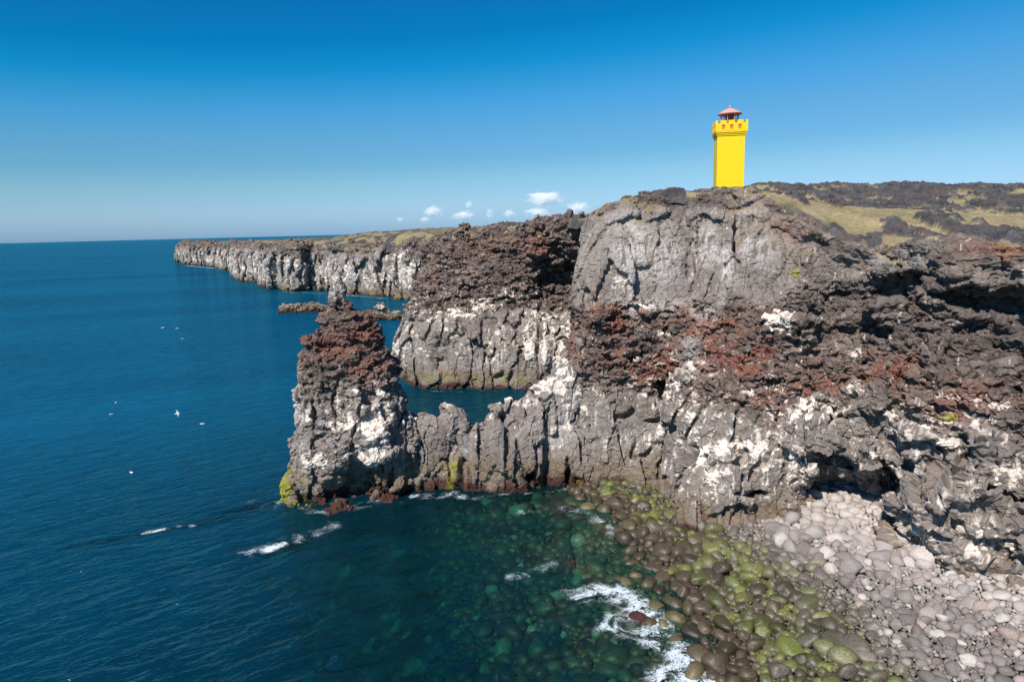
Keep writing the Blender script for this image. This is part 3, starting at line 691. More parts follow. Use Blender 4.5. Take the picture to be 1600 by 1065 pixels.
ob = link('seabed', mesh_np('b', p, grid_faces(len(gx), len(gy)), cb_), mat=M_BED, smooth=True); tag(ob, kind='structure')
ZB = zb2.reshape(len(gx), len(gy))
def bed_at(x, y):
    fx = np.clip((x - gx[0]) / .16, 0, len(gx) - 1.01); fy = np.clip((y - gy[0]) / .16, 0, len(gy) - 1.01)
    i = fx.astype(int); j = fy.astype(int); a = fx - i; b = fy - j
    v = ZB[i, j] * (1 - a) * (1 - b) + ZB[i + 1, j] * a * (1 - b) + ZB[i, j + 1] * (1 - a) * b + ZB[i + 1, j + 1] * a * b
    pool = sst(-17, -12, x) * (1 - sst(7, 9, x)) * sst(53, 56, y) * (1 - sst(86, 92, y))
    o = (x < gx[0]) | (x > gx[-1]) | (y < gy[0]) | (y > gy[-1])
    fade = np.clip(1 - np.hypot(np.maximum(0, np.maximum(-26 - x, x - 32)), np.maximum(0, np.maximum(y - 48, 0))) / 40, 0, 1)
    return np.maximum(np.where(o, -7.5, v), -7.5) * np.maximum(pool * .85, fade) - 14 * (1 - np.maximum(pool, fade))
# deep floor below everything, so that the sea never opens onto nothing
V = np.array([[-40000, -2000, -9], [40000, -2000, -9], [40000, 40000, -9], [-40000, 40000, -9]])
dm = mesh_np('d', V, np.array([[0, 1, 2, 3]]), np.tile((.01, .03, .04), (4, 1))); tag(link('deep_seabed', dm, mat=M_BED), kind='structure')

# ------------------------------------------------------------------ water
na, nr = 760, 620
ang = np.linspace(math.radians(-56), math.radians(50), na); rad = 17 * (40000 / 17) ** (np.linspace(0, 1, nr) ** 1.9)
A, R = np.meshgrid(ang, rad, indexing='ij'); x = (R * np.sin(A)).ravel(); y = (R * np.cos(A)).ravel()
dep = np.maximum(0, -bed_at(x, y))
P2 = np.stack([x, y, 0 * x], 1)
opac = 1 - np.exp(-dep * .23)
edge = 1 - sst(0, 26, np.hypot(np.maximum(0, x * 0 + 0), np.maximum(0, 20 - y)))
opac = np.maximum(opac, 0)
foam = np.zeros(len(x))
def fline(pts, w, s):
    global foam
    q = np.array([at_z(a, b, 0)[:2] for a, b in pts]); d = np.full(len(x), 1e9); pp = np.stack([x, y], 1)
    near = (x > q[:, 0].min() - 6 * w) & (x < q[:, 0].max() + 6 * w) & (y > q[:, 1].min() - 6 * w) & (y < q[:, 1].max() + 6 * w)
    pn = pp[near]; dn = np.full(len(pn), 1e9)
    for i in range(len(q) - 1):
        a, b = q[i], q[i + 1]; ab = b - a; t = np.clip(((pn - a) @ ab) / (ab @ ab), 0, 1)
        dn = np.minimum(dn, np.linalg.norm(pn - a - t[:, None] * ab, axis=1))
    foam[near] = np.maximum(foam[near], s * .76 * np.exp(-(dn / w) ** 2))
fline([(905, 925), (950, 922), (985, 935), (1020, 965), (1035, 985)], 1.3, .95)
fline([(960, 975), (1010, 990), (1050, 1010), (1075, 1040), (1110, 1062)], 1.4, .95)
fline([(1050, 1062), (1130, 1075)], 1.6, 1.1)
fline([(395, 862), (430, 850), (470, 840), (510, 822)], 1.7, .62); fline([(418, 858), (445, 848)], .55, 1.15)
fline([(225, 832), (262, 824), (300, 820)], .45, .8); fline([(240, 838), (300, 829)], .8, .35); fline([(440, 775), (430, 790), (400, 785)], 1.6, .55)
fline([(640, 775), (700, 772), (760, 775)], 1.2, .7); fline([(820, 800), (870, 790), (920, 800), (960, 830)], 1.2, .6)
fline([(860, 880), (830, 895), (800, 900)], .9, .6); fline([(990, 830), (1010, 850)], .8, .6); fline([(655, 790), (600, 785), (530, 800), (480, 800)], .7, .5)
for d_, s_ in ((380, .8), (300, .5), (440, .5), (330, .4)): pass
fline([(700, 620), (760, 614)], 3, .35)
fline([(440, 775), (470, 792), (515, 802), (560, 785), (640, 772), (700, 770), (760, 774), (830, 770), (900, 763)], .55, .62)
fline([(640, 609), (700, 611), (770, 611), (850, 613)], .8, .55)
fline([(445, 456), (520, 459), (600, 466)], 2.5, .7); fline([(292, 415), (335, 419)], 4, .8)
shore = np.exp(-(dep / .22) ** 2) * ((x > 2) & (y < 52)); foam = np.maximum(foam, .42 * shore)
me = mesh_np('sea', P2, grid_faces(na, nr), opac=opac, depth=dep, foam=foam)
m, nt, nd, lk = new_mat('sea_water')
out = N_(nt, 'ShaderNodeOutputMaterial'); geo = N_(nt, 'ShaderNodeNewGeometry')
def attr(n): return N_(nt, 'ShaderNodeAttribute', attribute_name=n).outputs['Fac']
def mathn(op, a, b=None, c=None):
    n = N_(nt, 'ShaderNodeMath', operation=op)
    for i, v in enumerate((a, b, c)):
        if v is None: continue
        if isinstance(v, (int, float)): n.inputs[i].default_value = v
        else: lk.new(v, n.inputs[i])
    return n.outputs[0]
def wave(rot, sc, stretch, detail, rough=.55, dist=.0):
    mp = N_(nt, 'ShaderNodeMapping'); mp.vector_type = 'TEXTURE'; mp.inputs['Rotation'].default_value = (0, 0, math.radians(rot)); mp.inputs['Scale'].default_value = (1 / (stretch * sc), 1 / sc, 1)
    lk.new(geo.outputs['Position'], mp.inputs['Vector'])
    n = N_(nt, 'ShaderNodeTexNoise', Scale=1.0, Detail=detail, Roughness=rough, Distortion=dist); lk.new(mp.outputs[0], n.inputs['Vector']); return n.outputs['Fac']
w1 = wave(32, 1.0, .36, 4.0, .55, .5); w2 = wave(40, .22, .45, 3.0); w3 = wave(18, 3.0, .5, 3.0); w4 = wave(25, .02, .3, 3.0)
rid = mathn('SUBTRACT', 1.0, mathn('ABSOLUTE', mathn('MULTIPLY', mathn('SUBTRACT', w1, .5), 3.0)))
hgt = mathn('ADD', mathn('ADD', mathn('MULTIPLY', w1, .42), mathn('MULTIPLY', rid, .10)), mathn('ADD', mathn('MULTIPLY', w2, .3), mathn('MULTIPLY', w3, .09)))
bp = N_(nt, 'ShaderNodeBump', Strength=1.0, Distance=1.0); lk.new(hgt, bp.inputs['Height'])
# body colour of the sea: deep blue offshore, teal over the shelf
cr_ = N_(nt, 'ShaderNodeValToRGB'); e = cr_.color_ramp.elements
e[0].position = 0; e[0].color = (.004, .036, .034, 1); e[1].position = 1; e[1].color = (.001, .066, .122, 1)
k = e.new(.2); k.color = (.002, .026, .036, 1); k = e.new(.5); k.color = (.0015, .036, .060, 1)
lk.new(mathn('MULTIPLY', attr('depth'), 1 / 14.0), cr_.inputs['Fac'])
body = N_(nt, 'ShaderNodeMix', data_type='RGBA', blend_type='MULTIPLY'); body.inputs[0].default_value = 1
lk.new(cr_.outputs[0], body.inputs[6])
br = N_(nt, 'ShaderNodeMapRange'); br.inputs['From Min'].default_value = .3; br.inputs['From Max'].default_value = .7; br.inputs['To Min'].default_value = .7; br.inputs['To Max'].default_value = 1.3
lk.new(w4, br.inputs['Value']); lk.new(br.outputs[0], body.inputs[7])
dif = N_(nt, 'ShaderNodeBsdfDiffuse'); lk.new(body.outputs[2], dif.inputs['Color']); lk.new(bp.outputs[0], dif.inputs['Normal'])
tr = N_(nt, 'ShaderNodeBsdfTransparent')
tc = N_(nt, 'ShaderNodeCombineColor')
for i, kk in enumerate((.62, .17, .23)):
    lk.new(mathn('EXPONENT', mathn('MULTIPLY', attr('depth'), -kk)), tc.inputs[i])
lk.new(tc.outputs[0], tr.inputs['Color'])
ms = N_(nt, 'ShaderNodeMixShader'); lk.new(attr('opac'), ms.inputs[0]); lk.new(tr.outputs[0], ms.inputs[1]); lk.new(dif.outputs[0], ms.inputs[2])
gl = N_(nt, 'ShaderNodeBsdfGlossy', Roughness=.10, Color=(.28, .75, .92, 1)); lk.new(bp.outputs[0], gl.inputs['Normal'])
fr = N_(nt, 'ShaderNodeFresnel', IOR=1.33); lk.new(bp.outputs[0], fr.inputs['Normal'])
m2 = N_(nt, 'ShaderNodeMixShader'); lk.new(mathn('MINIMUM', fr.outputs[0], .32), m2.inputs[0]); lk.new(ms.outputs[0], m2.inputs[1]); lk.new(gl.outputs[0], m2.inputs[2])
fn = N_(nt, 'ShaderNodeTexNoise', Scale=2.6, Detail=7.0, Roughness=.65, Distortion=1.8); lk.new(geo.outputs['Position'], fn.inputs['Vector'])
fb = N_(nt, 'ShaderNodeTexNoise', Scale=.62, Detail=5.0, Roughness=.6, Distortion=.9); lk.new(geo.outputs['Position'], fb.inputs['Vector'])
rdg = mathn('MAXIMUM', mathn('SUBTRACT', 1.0, mathn('MULTIPLY', mathn('ABSOLUTE', mathn('SUBTRACT', fn.outputs['Fac'], .5)), 9.0)), 0.0)
fa = N_(nt, 'ShaderNodeMapRange'); fa.inputs['From Min'].default_value = .38; fa.inputs['From Max'].default_value = .62; lk.new(fb.outputs['Fac'], fa.inputs['Value'])
v_ = mathn('MULTIPLY', attr('foam'), mathn('ADD', mathn('ADD', mathn('MULTIPLY', fa.outputs[0], .85), .15), mathn('MULTIPLY', rdg, .55)))
fm_ = N_(nt, 'ShaderNodeMapRange', interpolation_type='SMOOTHSTEP'); fm_.inputs['From Min'].default_value = .38; fm_.inputs['From Max'].default_value = .85
lk.new(v_, fm_.inputs['Value']); fo = fm_.outputs[0]
fd = N_(nt, 'ShaderNodeBsdfDiffuse', Color=(.62, .69, .71, 1)); lk.new(bp.outputs[0], fd.inputs['Normal'])
m3 = N_(nt, 'ShaderNodeMixShader'); lk.new(fo, m3.inputs[0]); lk.new(m2.outputs[0], m3.inputs[1]); lk.new(fd.outputs[0], m3.inputs[2]); lk.new(m3.outputs[0], out.inputs[0])
tag(link('sea', me, mat=m), kind='structure')

# ------------------------------------------------------------------ beach stones
def ico(sub):
    import bmesh
    bm = bmesh.new(); bmesh.ops.create_icosphere(bm, subdivisions=sub, radius=1)
    V = np.array([v.co[:] for v in bm.verts]); Fc = np.array([[v.index for v in f.verts] for f in bm.faces]); bm.free(); return V, Fc
IV, IF = ico(3); JV, JF = ico(2); KV, KF = ico(1)
rng = np.random.default_rng(11)
xs = rng.uniform(-8, 36, 260000); ys = rng.uniform(21, 51, 260000)
zb_ = zbeach(xs, ys)
pxs = np.stack([xs, ys, zb_], 1) - CAM; dd = pxs @ fwd; px_ = 800 + F * (pxs @ rgt) / dd; py_ = 532.5 - F * (pxs @ upv) / dd
ok = (px_ > -40) & (px_ < 2050) & (py_ < 1240) & (zb_ > -2.6) & (zb_ < 4.2) & ((xs > 4) | (zb_ < -.75))
ok &= (rng.random(len(xs)) < np.where(zb_ < -.2, np.clip(1 + (zb_ + .2) / 2.6, .12, 1), 1))
xs, ys, zb_ = xs[ok], ys[ok], zb_[ok]
cell = {}; stones = []
big = np.concatenate([rng.uniform(.34, .48, 700), rng.uniform(.25, .37, 4000), rng.uniform(.16, .26, 9000), rng.uniform(.11, .18, 50000), rng.uniform(.07, .12, len(xs))])
nb = perlin(np.stack([xs, ys, 0 * xs], 1), 4.0, 3)
for i in range(len(xs)):
    r = float(big[i]) * (1 + .35 * float(nb[i])); x_, y_ = xs[i], ys[i]; zz = zb_[i]
    r *= 1.2 if zz < -.15 else 1.0
    if ys[i] < 34 and zz > .9: r *= .72
    ci, cj = int(x_ // 1.7), int(y_ // 1.7); good = True
    for a in (-1, 0, 1):
        for b in (-1, 0, 1):
            for (u, v, s) in cell.get((ci + a, cj + b), ()):
                if (u - x_) ** 2 + (v - y_) ** 2 < (.78 * (r + s)) ** 2: good = False; break
            if not good: break
        if not good: break
    if good: cell.setdefault((ci, cj), []).append((x_, y_, r)); stones.append((x_, y_, r))
    if len(stones) > 18000: break
print('stones', len(stones))
ST = np.array(stones); zs = zbeach(ST[:, 0], ST[:, 1])
pos = np.stack([ST[:, 0], ST[:, 1], zs], 1)
pn = perlin(pos, 2.0, 41)
def stone(i, V):
    x_, y_, r = ST[i]; g = np.random.default_rng(1000 + i)
    s = np.array([g.uniform(1.0, 1.4), g.uniform(.85, 1.15), g.uniform(.7, 1.0)]) * r * 1.12
    n = V.copy()
    q_ = np.ones(len(V))                                   # rounded convex block: soft intersection of cutting planes
    for _ in range(11):
        d = g.normal(size=3); d /= np.linalg.norm(d); q_ += np.maximum(0, V @ d / g.uniform(.56, .95)) ** 14
    f = q_ ** (-1 / 14) * 1.14
    for k_ in (3, 5, 8): f += .02 * np.sin(V @ g.normal(size=3) * k_ + g.uniform(0, 6))
    n = n * f[:, None] * s
    a, t1, t2 = g.uniform(0, 6.28), g.normal() * .3, g.normal() * .3
    Rz = np.array([[math.cos(a), -math.sin(a), 0], [math.sin(a), math.cos(a), 0], [0, 0, 1]])
    Rx = np.array([[1, 0, 0], [0, math.cos(t1), -math.sin(t1)], [0, math.sin(t1), math.cos(t1)]])
    n = n @ (Rz @ Rx).T
    zc = zs[i] + s[2] * g.uniform(.05, .6) - .08
    # colour
    up = (zs[i] + .35 * pn[i] - .02 * (33 - y_) * (y_ < 33))
    dry = mix(np.array([[.125, .106, .095]]), (.52, .455, .41), np.array([np.clip(.05 + abs(g.normal()) * .17 + .55 * sst(1.2, 2.4, up + .05 * (y_ - 32)), 0, 1)]))[0]
    if g.random() < .06: dry = np.array((.45, .41, .36))
    if g.random() < .04: dry = np.array((.32, .245, .21)) * g.uniform(.8, 1.2)
    grn = np.array((.086, .089, .026)) * g.uniform(.3, 1.7) if g.random() < .58 + .6 * pn[i] else np.array((.082, .066, .040)) * g.uniform(.6, 1.4)
    if g.random() < .07 + .1 * (y_ > 44): grn = np.array((.125, .14, .034))
    wet = np.array((.066, .046, .030)) * g.uniform(.5, 1.4)
    c = dry + (grn - dry) * sst(1.25, .55, up)
    zone = 0 if up > 1.0 else 1
    if up < .12:
        k_ = g.random()
        if zs[i] < -.25: wet = np.array((.22, .25, .16)) * g.uniform(.4, 1.2) if k_ < .09 and zs[i] < -.65 else np.array((.085, .03, .026)) if k_ < .5 and zs[i] < -.6 else np.array((.11, .085, .04)) * g.uniform(.5, 1.3)
        c = c + (wet - c) * .85; zone = 2
    lp = np.clip(.75 + .4 * V[:, 2] * f + .15 * np.sin(V @ g.normal(size=3) * 4), 0, 1) if zone == 1 else np.ones(len(V))
    cols = c[None] * (1 - .0 * V[:, 2:3]) * np.ones((len(V), 1))
    if zone == 1:
        grey = np.array((.15, .13, .11)); cols = grey + (cols - grey) * sst(-.5, .5, V[:, 2] + .6 * np.sin(V @ g.normal(size=3) * 3))[:, None]
    return n, np.array([x_, y_, zc]), cols, zone
v = pos - CAM; depth_ = v @ fwd; bx = 800 + F * (v @ rgt) / depth_; by = 532.5 - F * (v @ upv) / depth_
vis = (bx > 10) & (bx < 1590) & (by > 600) & (by < 1055)
size = np.where(vis & (zs > -.15), ST[:, 2] / depth_, 0)
# hidden ones deep in the cliff do not count among the largest
size *= (ST[:, 1] < np.interp(ST[:, 0], [5, 10, 12, 15, 20, 22, 25, 27, 31], [51, 48, 42.5, 41, 40, 40, 34, 32, 29]) - .3)
order = np.argsort(-size); named = set(order[:290].tolist())
LAB = [('pale grey rounded boulder lying dry on the stony beach', 'grey boulders lying dry on the beach'),
       ('algae-stained green or brown boulder near the waterline of the beach', 'green and brown boulders near the waterline'),
       ('wet dark brown boulder at the edge of the surf', 'wet boulders at the surf edge')]
VV, FF, CC, WW = [], [], [], []; off = 0
for i in range(len(ST)):
    if i in named:
        n, o, c, zn = stone(i, IV)
        ob = link('boulder', mesh_np('boulder', n, IF, c), mat=M_STONE if zn == 0 else M_WET, smooth=True); ob.location = o
        tag(ob, LAB[zn][0], 'boulder', LAB[zn][1])
    else:
        sm = ST[i, 2] < .11; n, o, c, zn = stone(i, KV if sm else JV); VV.append(n + o); FF.append((KF if sm else JF) + off); CC.append(c); off += len(n); WW.append(np.full(len(FF[-1]), int(zn > 0)))
ob = link('beach_stones', mesh_np('st', np.concatenate(VV), np.concatenate(FF), np.concatenate(CC)), mat=M_STONE, smooth=True)
ob.data.materials.append(M_WET); ob.data.polygons.foreach_set('material_index', np.concatenate(WW).astype(np.int32))
tag(ob, 'countless smaller rounded stones covering the beach below the cliff', 'stones', kind='stuff')

# ------------------------------------------------------------------ lighthouse
def boxes(name, bl, mat, parent, bevel=0.0):
    V, Fc = [], []
    for x0, x1, y0, y1, z0, z1, *t in bl:
        o = len(V); tp = t[0] if t else 0
        V += [(x0, y0, z0), (x1, y0, z0), (x1, y1, z0), (x0, y1, z0), (x0 + tp, y0 + tp, z1), (x1 - tp, y0 + tp, z1), (x1 - tp, y1 - tp, z1), (x0 + tp, y1 - tp, z1)]
        Fc += [[o + k for k in f] for f in ((3, 2, 1, 0), (4, 5, 6, 7), (0, 1, 5, 4), (1, 2, 6, 5), (2, 3, 7, 6), (3, 0, 4, 7))]
    return link(name, mesh_np(name, np.array(V), np.array(Fc)), parent, mat)
def lathe(name, prof, mat, parent, n=8, smooth=False, rot=0.0):
    V = [(r * math.cos(2 * math.pi * (k + rot) / n), r * math.sin(2 * math.pi * (k + rot) / n), z) for r, z in prof for k in range(n)]
    idx = np.arange(len(V)).reshape(len(prof), n); Fc = []
    for i in range(len(prof) - 1):
        for k in range(n): Fc.append((idx[i, k], idx[i, (k + 1) % n], idx[i + 1, (k + 1) % n], idx[i + 1, k]))
    return link(name, mesh_np(name, np.array(V), np.array(Fc)), parent, mat, smooth)
M_YEL = flat_mat('yellow_paint', (.88, .58, .008), .55, .3, .05, 1.5); M_ORG = flat_mat('orange_paint', (.72, .17, .05), .5)
M_SAL = flat_mat('salmon_roof_paint', (.72, .32, .25), .5); M_DK = flat_mat('dark_metal', (.10, .085, .08), .5)
M_WHT = flat_mat('white_paint', (.75, .73, .7), .5)
m, nt, nd, lk = new_mat('lantern_glass'); o_ = N_(nt, 'ShaderNodeOutputMaterial'); t_ = N_(nt, 'ShaderNodeBsdfTransparent', Color=(.86, .92, .93, 1)); g_ = N_(nt, 'ShaderNodeBsdfGlossy', Roughness=.03)
x_ = N_(nt, 'ShaderNodeMixShader'); x_.inputs[0].default_value = .14; lk.new(t_.outputs[0], x_.inputs[1]); lk.new(g_.outputs[0], x_.inputs[2]); lk.new(x_.outputs[0], o_.inputs[0]); M_GLS = m
lh = bpy.data.objects.new('lighthouse', None); COL.objects.link(lh)
lh.location = (LH[0] + .4, LH[1] + 2.2, LH[2] - .55); lh.rotation_euler = (0, 0, math.radians(-9.5))
tag(lh, 'square bright yellow lighthouse with orange openings and a salmon lantern roof on the clifftop', 'lighthouse')
h = 2.02
tw = boxes('tower', [(-h, h, -h, h, -1.5, 8.3)], M_YEL, lh)
boxes('cornice', [(-h - .10, h + .10, -h - .10, h + .10, 8.3, 8.52), (-h - .2, h + .2, -h - .2, h + .2, 8.523, 8.74), (-h - .3, h + .3, -h - .3, h + .3, 8.743, 8.95)], M_YEL, lh)
g = h + .33; t = .28; par_ = []
for sx in (-1, 1):        # parapet walls: bottom course, piers between the openings, course above, merlons
    for ax in (0, 1):
        def B(u0, u1, z0, z1):
            L = g - (t if ax else 0)
            u0, u1 = max(u0, -L), min(u1, L)
            if u1 <= u0: return
            w0, w1 = (g - t, g) if sx > 0 else (-g, -g + t)
            par_.append((u0, u1, w0, w1, z0, z1) if ax == 0 else (w0, w1, u0, u1, z0, z1))
        B(-g, g, 8.953, 9.2)
        op = [-1.2, 0, 1.2]; e = [-g] + [v for o in op for v in (o - .24, o + .24)] + [g]
        for a, b in zip(e[::2], e[1::2]): B(a, b, 9.2, 9.86)
        B(-g, g, 9.86, 10.12)
        nt_ = [-1.85, -.62, .62, 1.85]; e = [-g] + [v for o in nt_ for v in (o - .17, o + .17)] + [g]
        for a, b in zip(e[::2], e[1::2]): B(a, b, 10.12, 10.5)
pp_ = boxes('parapet', par_, M_YEL, lh)
for sx in (-1, 1):
    for o in (-1.2, 0, 1.2):
        for ax in (0, 1):
            w0, w1 = (g - .20, g - .12) if sx > 0 else (-g + .12, -g + .20)
            b = (o - .24, o + .24, w0, w1, 9.2, 9.86) if ax == 0 else (w0, w1, o - .24, o + .24, 9.2, 9.86)
            sh = boxes('shutter', [b], M_ORG, pp_)
    for o in (-1.85, -.62, .62, 1.85):
        for ax in (0, 1):
            w0, w1 = (g - .2, g - .1) if sx > 0 else (-g + .1, -g + .2)
            b = (o - .17, o + .17, w0, w1, 10.12, 10.28) if ax == 0 else (w0, w1, o - .17, o + .17, 10.12, 10.28)
            boxes('embrasure', [b], M_DK, pp_)
boxes('gallery_floor', [(-g + t, g - t, -g + t, g - t, 8.953, 9.12)], M_DK, lh)
lathe('lantern_base', [(0.01, 9.12), (1.25, 9.12), (1.3, 10.35), (1.42, 10.38), (1.42, 10.68), (.01, 10.70)], M_ORG, lh, 8, rot=.5)
lathe('lantern_glass', [(1.22, 10.70), (1.42, 11.62)], M_GLS, lh, 8, rot=.5)
for k in range(8):
    a = 2 * math.pi * (k + .5) / 8; q = []
    ps = [(1.24, 10.7), (1.45, 11.62)]; V = []
    for r, zz in ps:
        cx, cy = r * math.cos(a), r * math.sin(a)
        V += [(cx - .045, cy - .045, zz), (cx + .045, cy - .045, zz), (cx + .045, cy + .045, zz), (cx - .045, cy + .045, zz)]
    link('glazing_bar', mesh_np('bar', np.array(V), np.array([(0, 1, 5, 4), (1, 2, 6, 5), (2, 3, 7, 6), (3, 0, 4, 7)])), lh, M_SAL)
lathe('lamp', [(.01, 10.7), (.5, 10.72), (.62, 10.95), (.62, 11.35), (.4, 11.55), (.01, 11.6)], M_DK, lh, 16, True)
rf = lathe('roof', [(.01, 11.58), (1.80, 11.60), (1.86, 11.72), (1.05, 12.22), (.34, 12.52), (.22, 12.55), (.01, 12.56)], M_SAL, lh, 16)
lathe('finial', [(.10, 12.54), (.12, 12.68), (.2, 12.78), (.12, 12.9), (.02, 12.95)], M_SAL, rf, 12, True)

# ------------------------------------------------------------------ gulls
M_GULL = flat_mat('gull_white', (.8, .79, .77), .7)
M_GREY = flat_mat('gull_grey', (.5, .52, .55), .7)
def gull(px, py, y, span, hd, roll, label, group=None, fold=False):
    def ell(cx, prof, n=8):
        V = [(x0, cx + r * math.cos(2 * math.pi * k / n) , zz + r * .9 * math.sin(2 * math.pi * k / n)) for x0, r, zz in prof for k in range(n)]
        idx = np.arange(len(V)).reshape(len(prof), n); return V, [(idx[i, k], idx[i, (k + 1) % n], idx[i + 1, (k + 1) % n], idx[i + 1, k]) for i in range(len(prof) - 1) for k in range(n)]
    V, Fc = ell(0, [(-.3, .005, .02), (-.26, .05, .02), (-.1, .075, 0), (.05, .085, 0), (.16, .06, .02), (.2, .05, .04), (.25, .045, .05), (.3, .012, .04), (.34, .004, .03)])
    s = span / 1.2
    b = bpy.data.objects.new('gull', None); COL.objects.link(b)
    p = at_y(px, py, y); b.location = p; b.scale = (s, s, s); b.rotation_euler = (roll, 0, hd)
    link('body', mesh_np('body', np.array(V), np.array(Fc)), b, M_GULL, True)
    for sgn in (-1, 1):
        st = [(.10, -.08, .05, .03), (.13, -.05, .2, .10), (.12, -.02, .32, .13), (.06, -.02, .48, .09), (-.06, -.09, .6, .04)]
        if fold: st = [(.12, -.08, .05, .06), (.12, -.1, .08, .07), (.02, -.15, .09, .07), (-.15, -.25, .08, .06), (-.3, -.34, .05, .05)]
        W_ = []
        for fx, bk, yy, zz in st:
            W_ += [(fx, sgn * yy, zz + .012), (bk, sgn * yy, zz + .004), (bk, sgn * yy, zz - .004), (fx, sgn * yy, zz - .012)]
        Fw = [(4 * i + k, 4 * i + (k + 1) % 4, 4 * i + 4 + (k + 1) % 4, 4 * i + 4 + k) for i in range(len(st) - 1) for k in range(4)]
        link('wing', mesh_np('wing', np.array(W_), np.array(Fw)), b, M_GREY)
    return tag(b, label, 'gull', group)
gull(277, 646, 52, .75, math.radians(35), .5, 'white gull flying low over the open sea with wings spread')
sw = 'gulls far out over the sea'
for px, py, yy, fo in [(181, 629, 66, 1), (174, 647, 62, 1), (316, 662, 60, 1), (285, 529, 95, 1), (254, 512, 100, 0), (277, 513, 100, 0), (205, 738, 49, 1)]:
    if fo: q = at_z(px, py, .1); yy = q[1]
    gull(px, py, yy, 1.0 if fo else .9, random.uniform(0, 6), random.uniform(-.4, .4) * (not fo), 'tiny white gull far out on or just above the blue sea', sw, bool(fo))

# ------------------------------------------------------------------ clouds
m, nt, nd, lk = new_mat('cloud'); o_ = N_(nt, 'ShaderNodeOutputMaterial'); pv = N_(nt, 'ShaderNodeVolumePrincipled')
pv.inputs['Color'].default_value = (1, .99, .98, 1); pv.inputs['Anisotropy'].default_value = -.3
tcn = N_(nt, 'ShaderNodeTexCoord'); nz = N_(nt, 'ShaderNodeTexNoise', Scale=2.7, Detail=7.0, Roughness=.66); lk.new(tcn.outputs['Object'], nz.inputs['Vector'])
ln = N_(nt, 'ShaderNodeVectorMath', operation='LENGTH'); lk.new(tcn.outputs['Object'], ln.inputs[0])
def mn(op, a, b):
    n = N_(nt, 'ShaderNodeMath', operation=op)
    for i, v in enumerate((a, b)):
        if isinstance(v, (int, float)): n.inputs[i].default_value = v
        else: lk.new(v, n.inputs[i])
    return n.outputs[0]
oi = N_(nt, 'ShaderNodeObjectInfo'); 
ad = N_(nt, 'ShaderNodeVectorMath', operation='ADD'); lk.new(tcn.outputs['Object'], ad.inputs[0]); lk.new(oi.outputs['Location'], ad.inputs[1]); lk.new(ad.outputs[0], nz.inputs['Vector'])
dn = mn('MULTIPLY', mn('MAXIMUM', mn('SUBTRACT', mn('ADD', nz.outputs['Fac'], mn('MULTIPLY', mn('SUBTRACT', .64, ln.outputs['Value']), .48)), .50), 0.0), .10)
lk.new(dn, pv.inputs['Density']); lk.new(pv.outputs[0], o_.inputs['Volume']); M_CLD = m
CV, CF = ico(3)
cl = [(852, 310, 32, 13, 'largest white cumulus cloud low over the plateau left of the yellow lighthouse'), (843, 332, 24, 9, 'flat white cloud under the largest cumulus, just above the plateau'), (904, 325, 20, 11, 'white cloud just left of the high cliff buttress'),
      (733, 320, 8, 8, 'small white cloud puff floating above a wider one'), (724, 337, 20, 9, 'low wide white cloud below a small puff'), (677, 331, 17, 11, 'white two-lobed cloud above the far plateau'), (664, 343, 10, 6, 'small low cloud at the foot of a two-lobed cloud'),
      (625, 343, 8, 5, 'tiny white cloud farthest left above the far plateau'), (765, 334, 7, 12, 'thin upright cloud wisp'), (796, 334, 12, 8, 'faint cloud wisp next to the large cumulus')]
for px, py, rx, ry, lab in cl:
    D = 9000.0; p = at_y(px, py, D); s = D / F
    o = link('cloud', mesh_np('cloud', CV, CF), mat=M_CLD); o.location = p; o.scale = (rx * s * 1.25, rx * s * .9, ry * s * 1.25); tag(o, lab, 'cloud', 'clouds over the plateau')

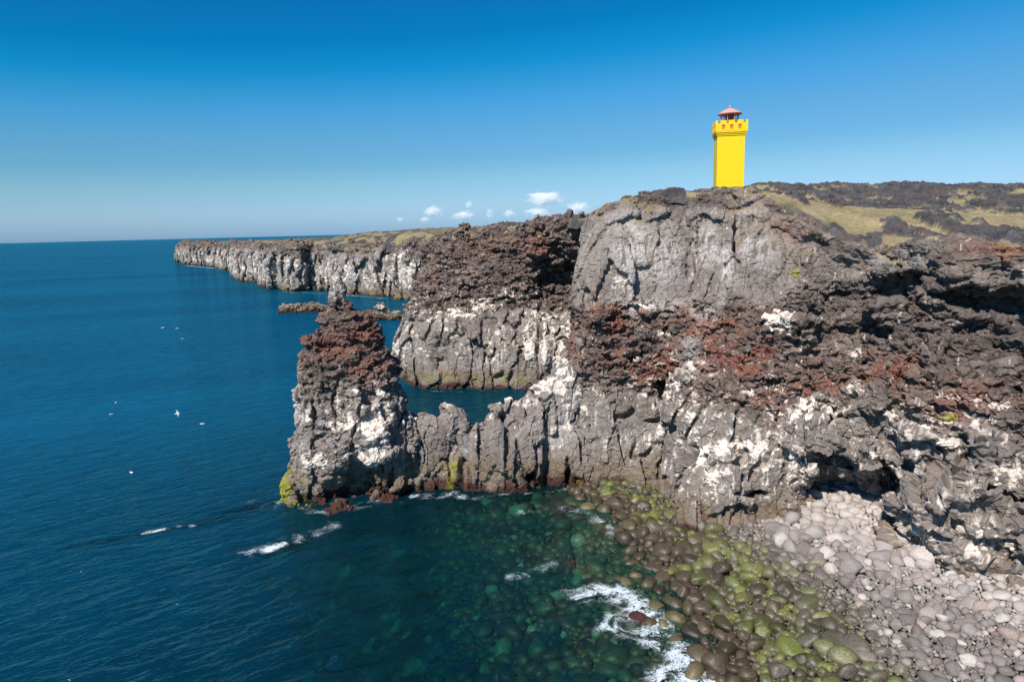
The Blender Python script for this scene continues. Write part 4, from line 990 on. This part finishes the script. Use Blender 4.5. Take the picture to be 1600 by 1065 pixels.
# ------------------------------------------------------------------ light
SUN_AZ, SUN_EL = math.radians(212), math.radians(47)
sd = Vector((math.sin(SUN_AZ) * math.cos(SUN_EL), math.cos(SUN_AZ) * math.cos(SUN_EL), math.sin(SUN_EL)))
L = bpy.data.lights.new('sun', 'SUN'); L.energy = 4.4; L.angle = math.radians(.5); L.color = (1, .955, .89)
lo = bpy.data.objects.new('sun', L); COL.objects.link(lo); lo.rotation_euler = (-sd).to_track_quat('-Z', 'Y').to_euler()
w = bpy.data.worlds.new('World'); sc.world = w; w.use_nodes = True; nt = w.node_tree; nt.nodes.clear(); lk = nt.links
out = N_(nt, 'ShaderNodeOutputWorld'); bg = N_(nt, 'ShaderNodeBackground', Strength=.11); lk.new(bg.outputs[0], out.inputs[0])
sky = N_(nt, 'ShaderNodeTexSky', sky_type='NISHITA'); sky.sun_disc = False; sky.sun_elevation = SUN_EL; sky.sun_rotation = SUN_AZ; sky.air_density = 1.0; sky.dust_density = .4; sky.ozone_density = 2.0
tcw = N_(nt, 'ShaderNodeTexCoord'); sp = N_(nt, 'ShaderNodeSeparateXYZ'); lk.new(tcw.outputs['Generated'], sp.inputs[0])
rp = N_(nt, 'ShaderNodeValToRGB'); zz_ = N_(nt, 'ShaderNodeMath', operation='MULTIPLY_ADD'); zz_.inputs[1].default_value = -.25; zz_.inputs[2].default_value = 1; lk.new(sp.outputs[0], zz_.inputs[0])
zm_ = N_(nt, 'ShaderNodeMath', operation='MULTIPLY'); lk.new(zz_.outputs[0], zm_.inputs[0]); lk.new(sp.outputs[2], zm_.inputs[1]); lk.new(zm_.outputs[0], rp.inputs['Fac']); e = rp.color_ramp.elements
e[0].position = 0; e[0].color = (.285, .50, .97, 1); e[1].position = .42; e[1].color = (.03, .30, .66, 1)
k = e.new(.02); k.color = (.335, .525, .90, 1); k = e.new(.034); k.color = (.365, .54, .845, 1); k = e.new(.072); k.color = (.33, .53, .70, 1); k = e.new(.101); k.color = (.25, .49, .66, 1); k = e.new(.141); k.color = (.22, .51, .69, 1); k = e.new(.175); k.color = (.15, .53, .75, 1); k = e.new(.225); k.color = (.022, .49, .735, 1); k = e.new(.265); k.color = (.008, .42, .67, 1)
mx = N_(nt, 'ShaderNodeMix', data_type='RGBA', blend_type='MULTIPLY'); mx.inputs[0].default_value = 1
lk.new(sky.outputs[0], mx.inputs[6]); lk.new(rp.outputs[0], mx.inputs[7]); lk.new(mx.outputs[2], bg.inputs['Color'])
sc.view_settings.view_transform = 'Standard'; sc.view_settings.look = 'None'; sc.view_settings.exposure = .5; sc.view_settings.gamma = 1
sc.render.engine = 'CYCLES'; sc.cycles.max_bounces = 12; sc.cycles.diffuse_bounces = 2; sc.cycles.transparent_max_bounces = 12; sc.cycles.volume_bounces = 12
sc.cycles.use_denoising = True
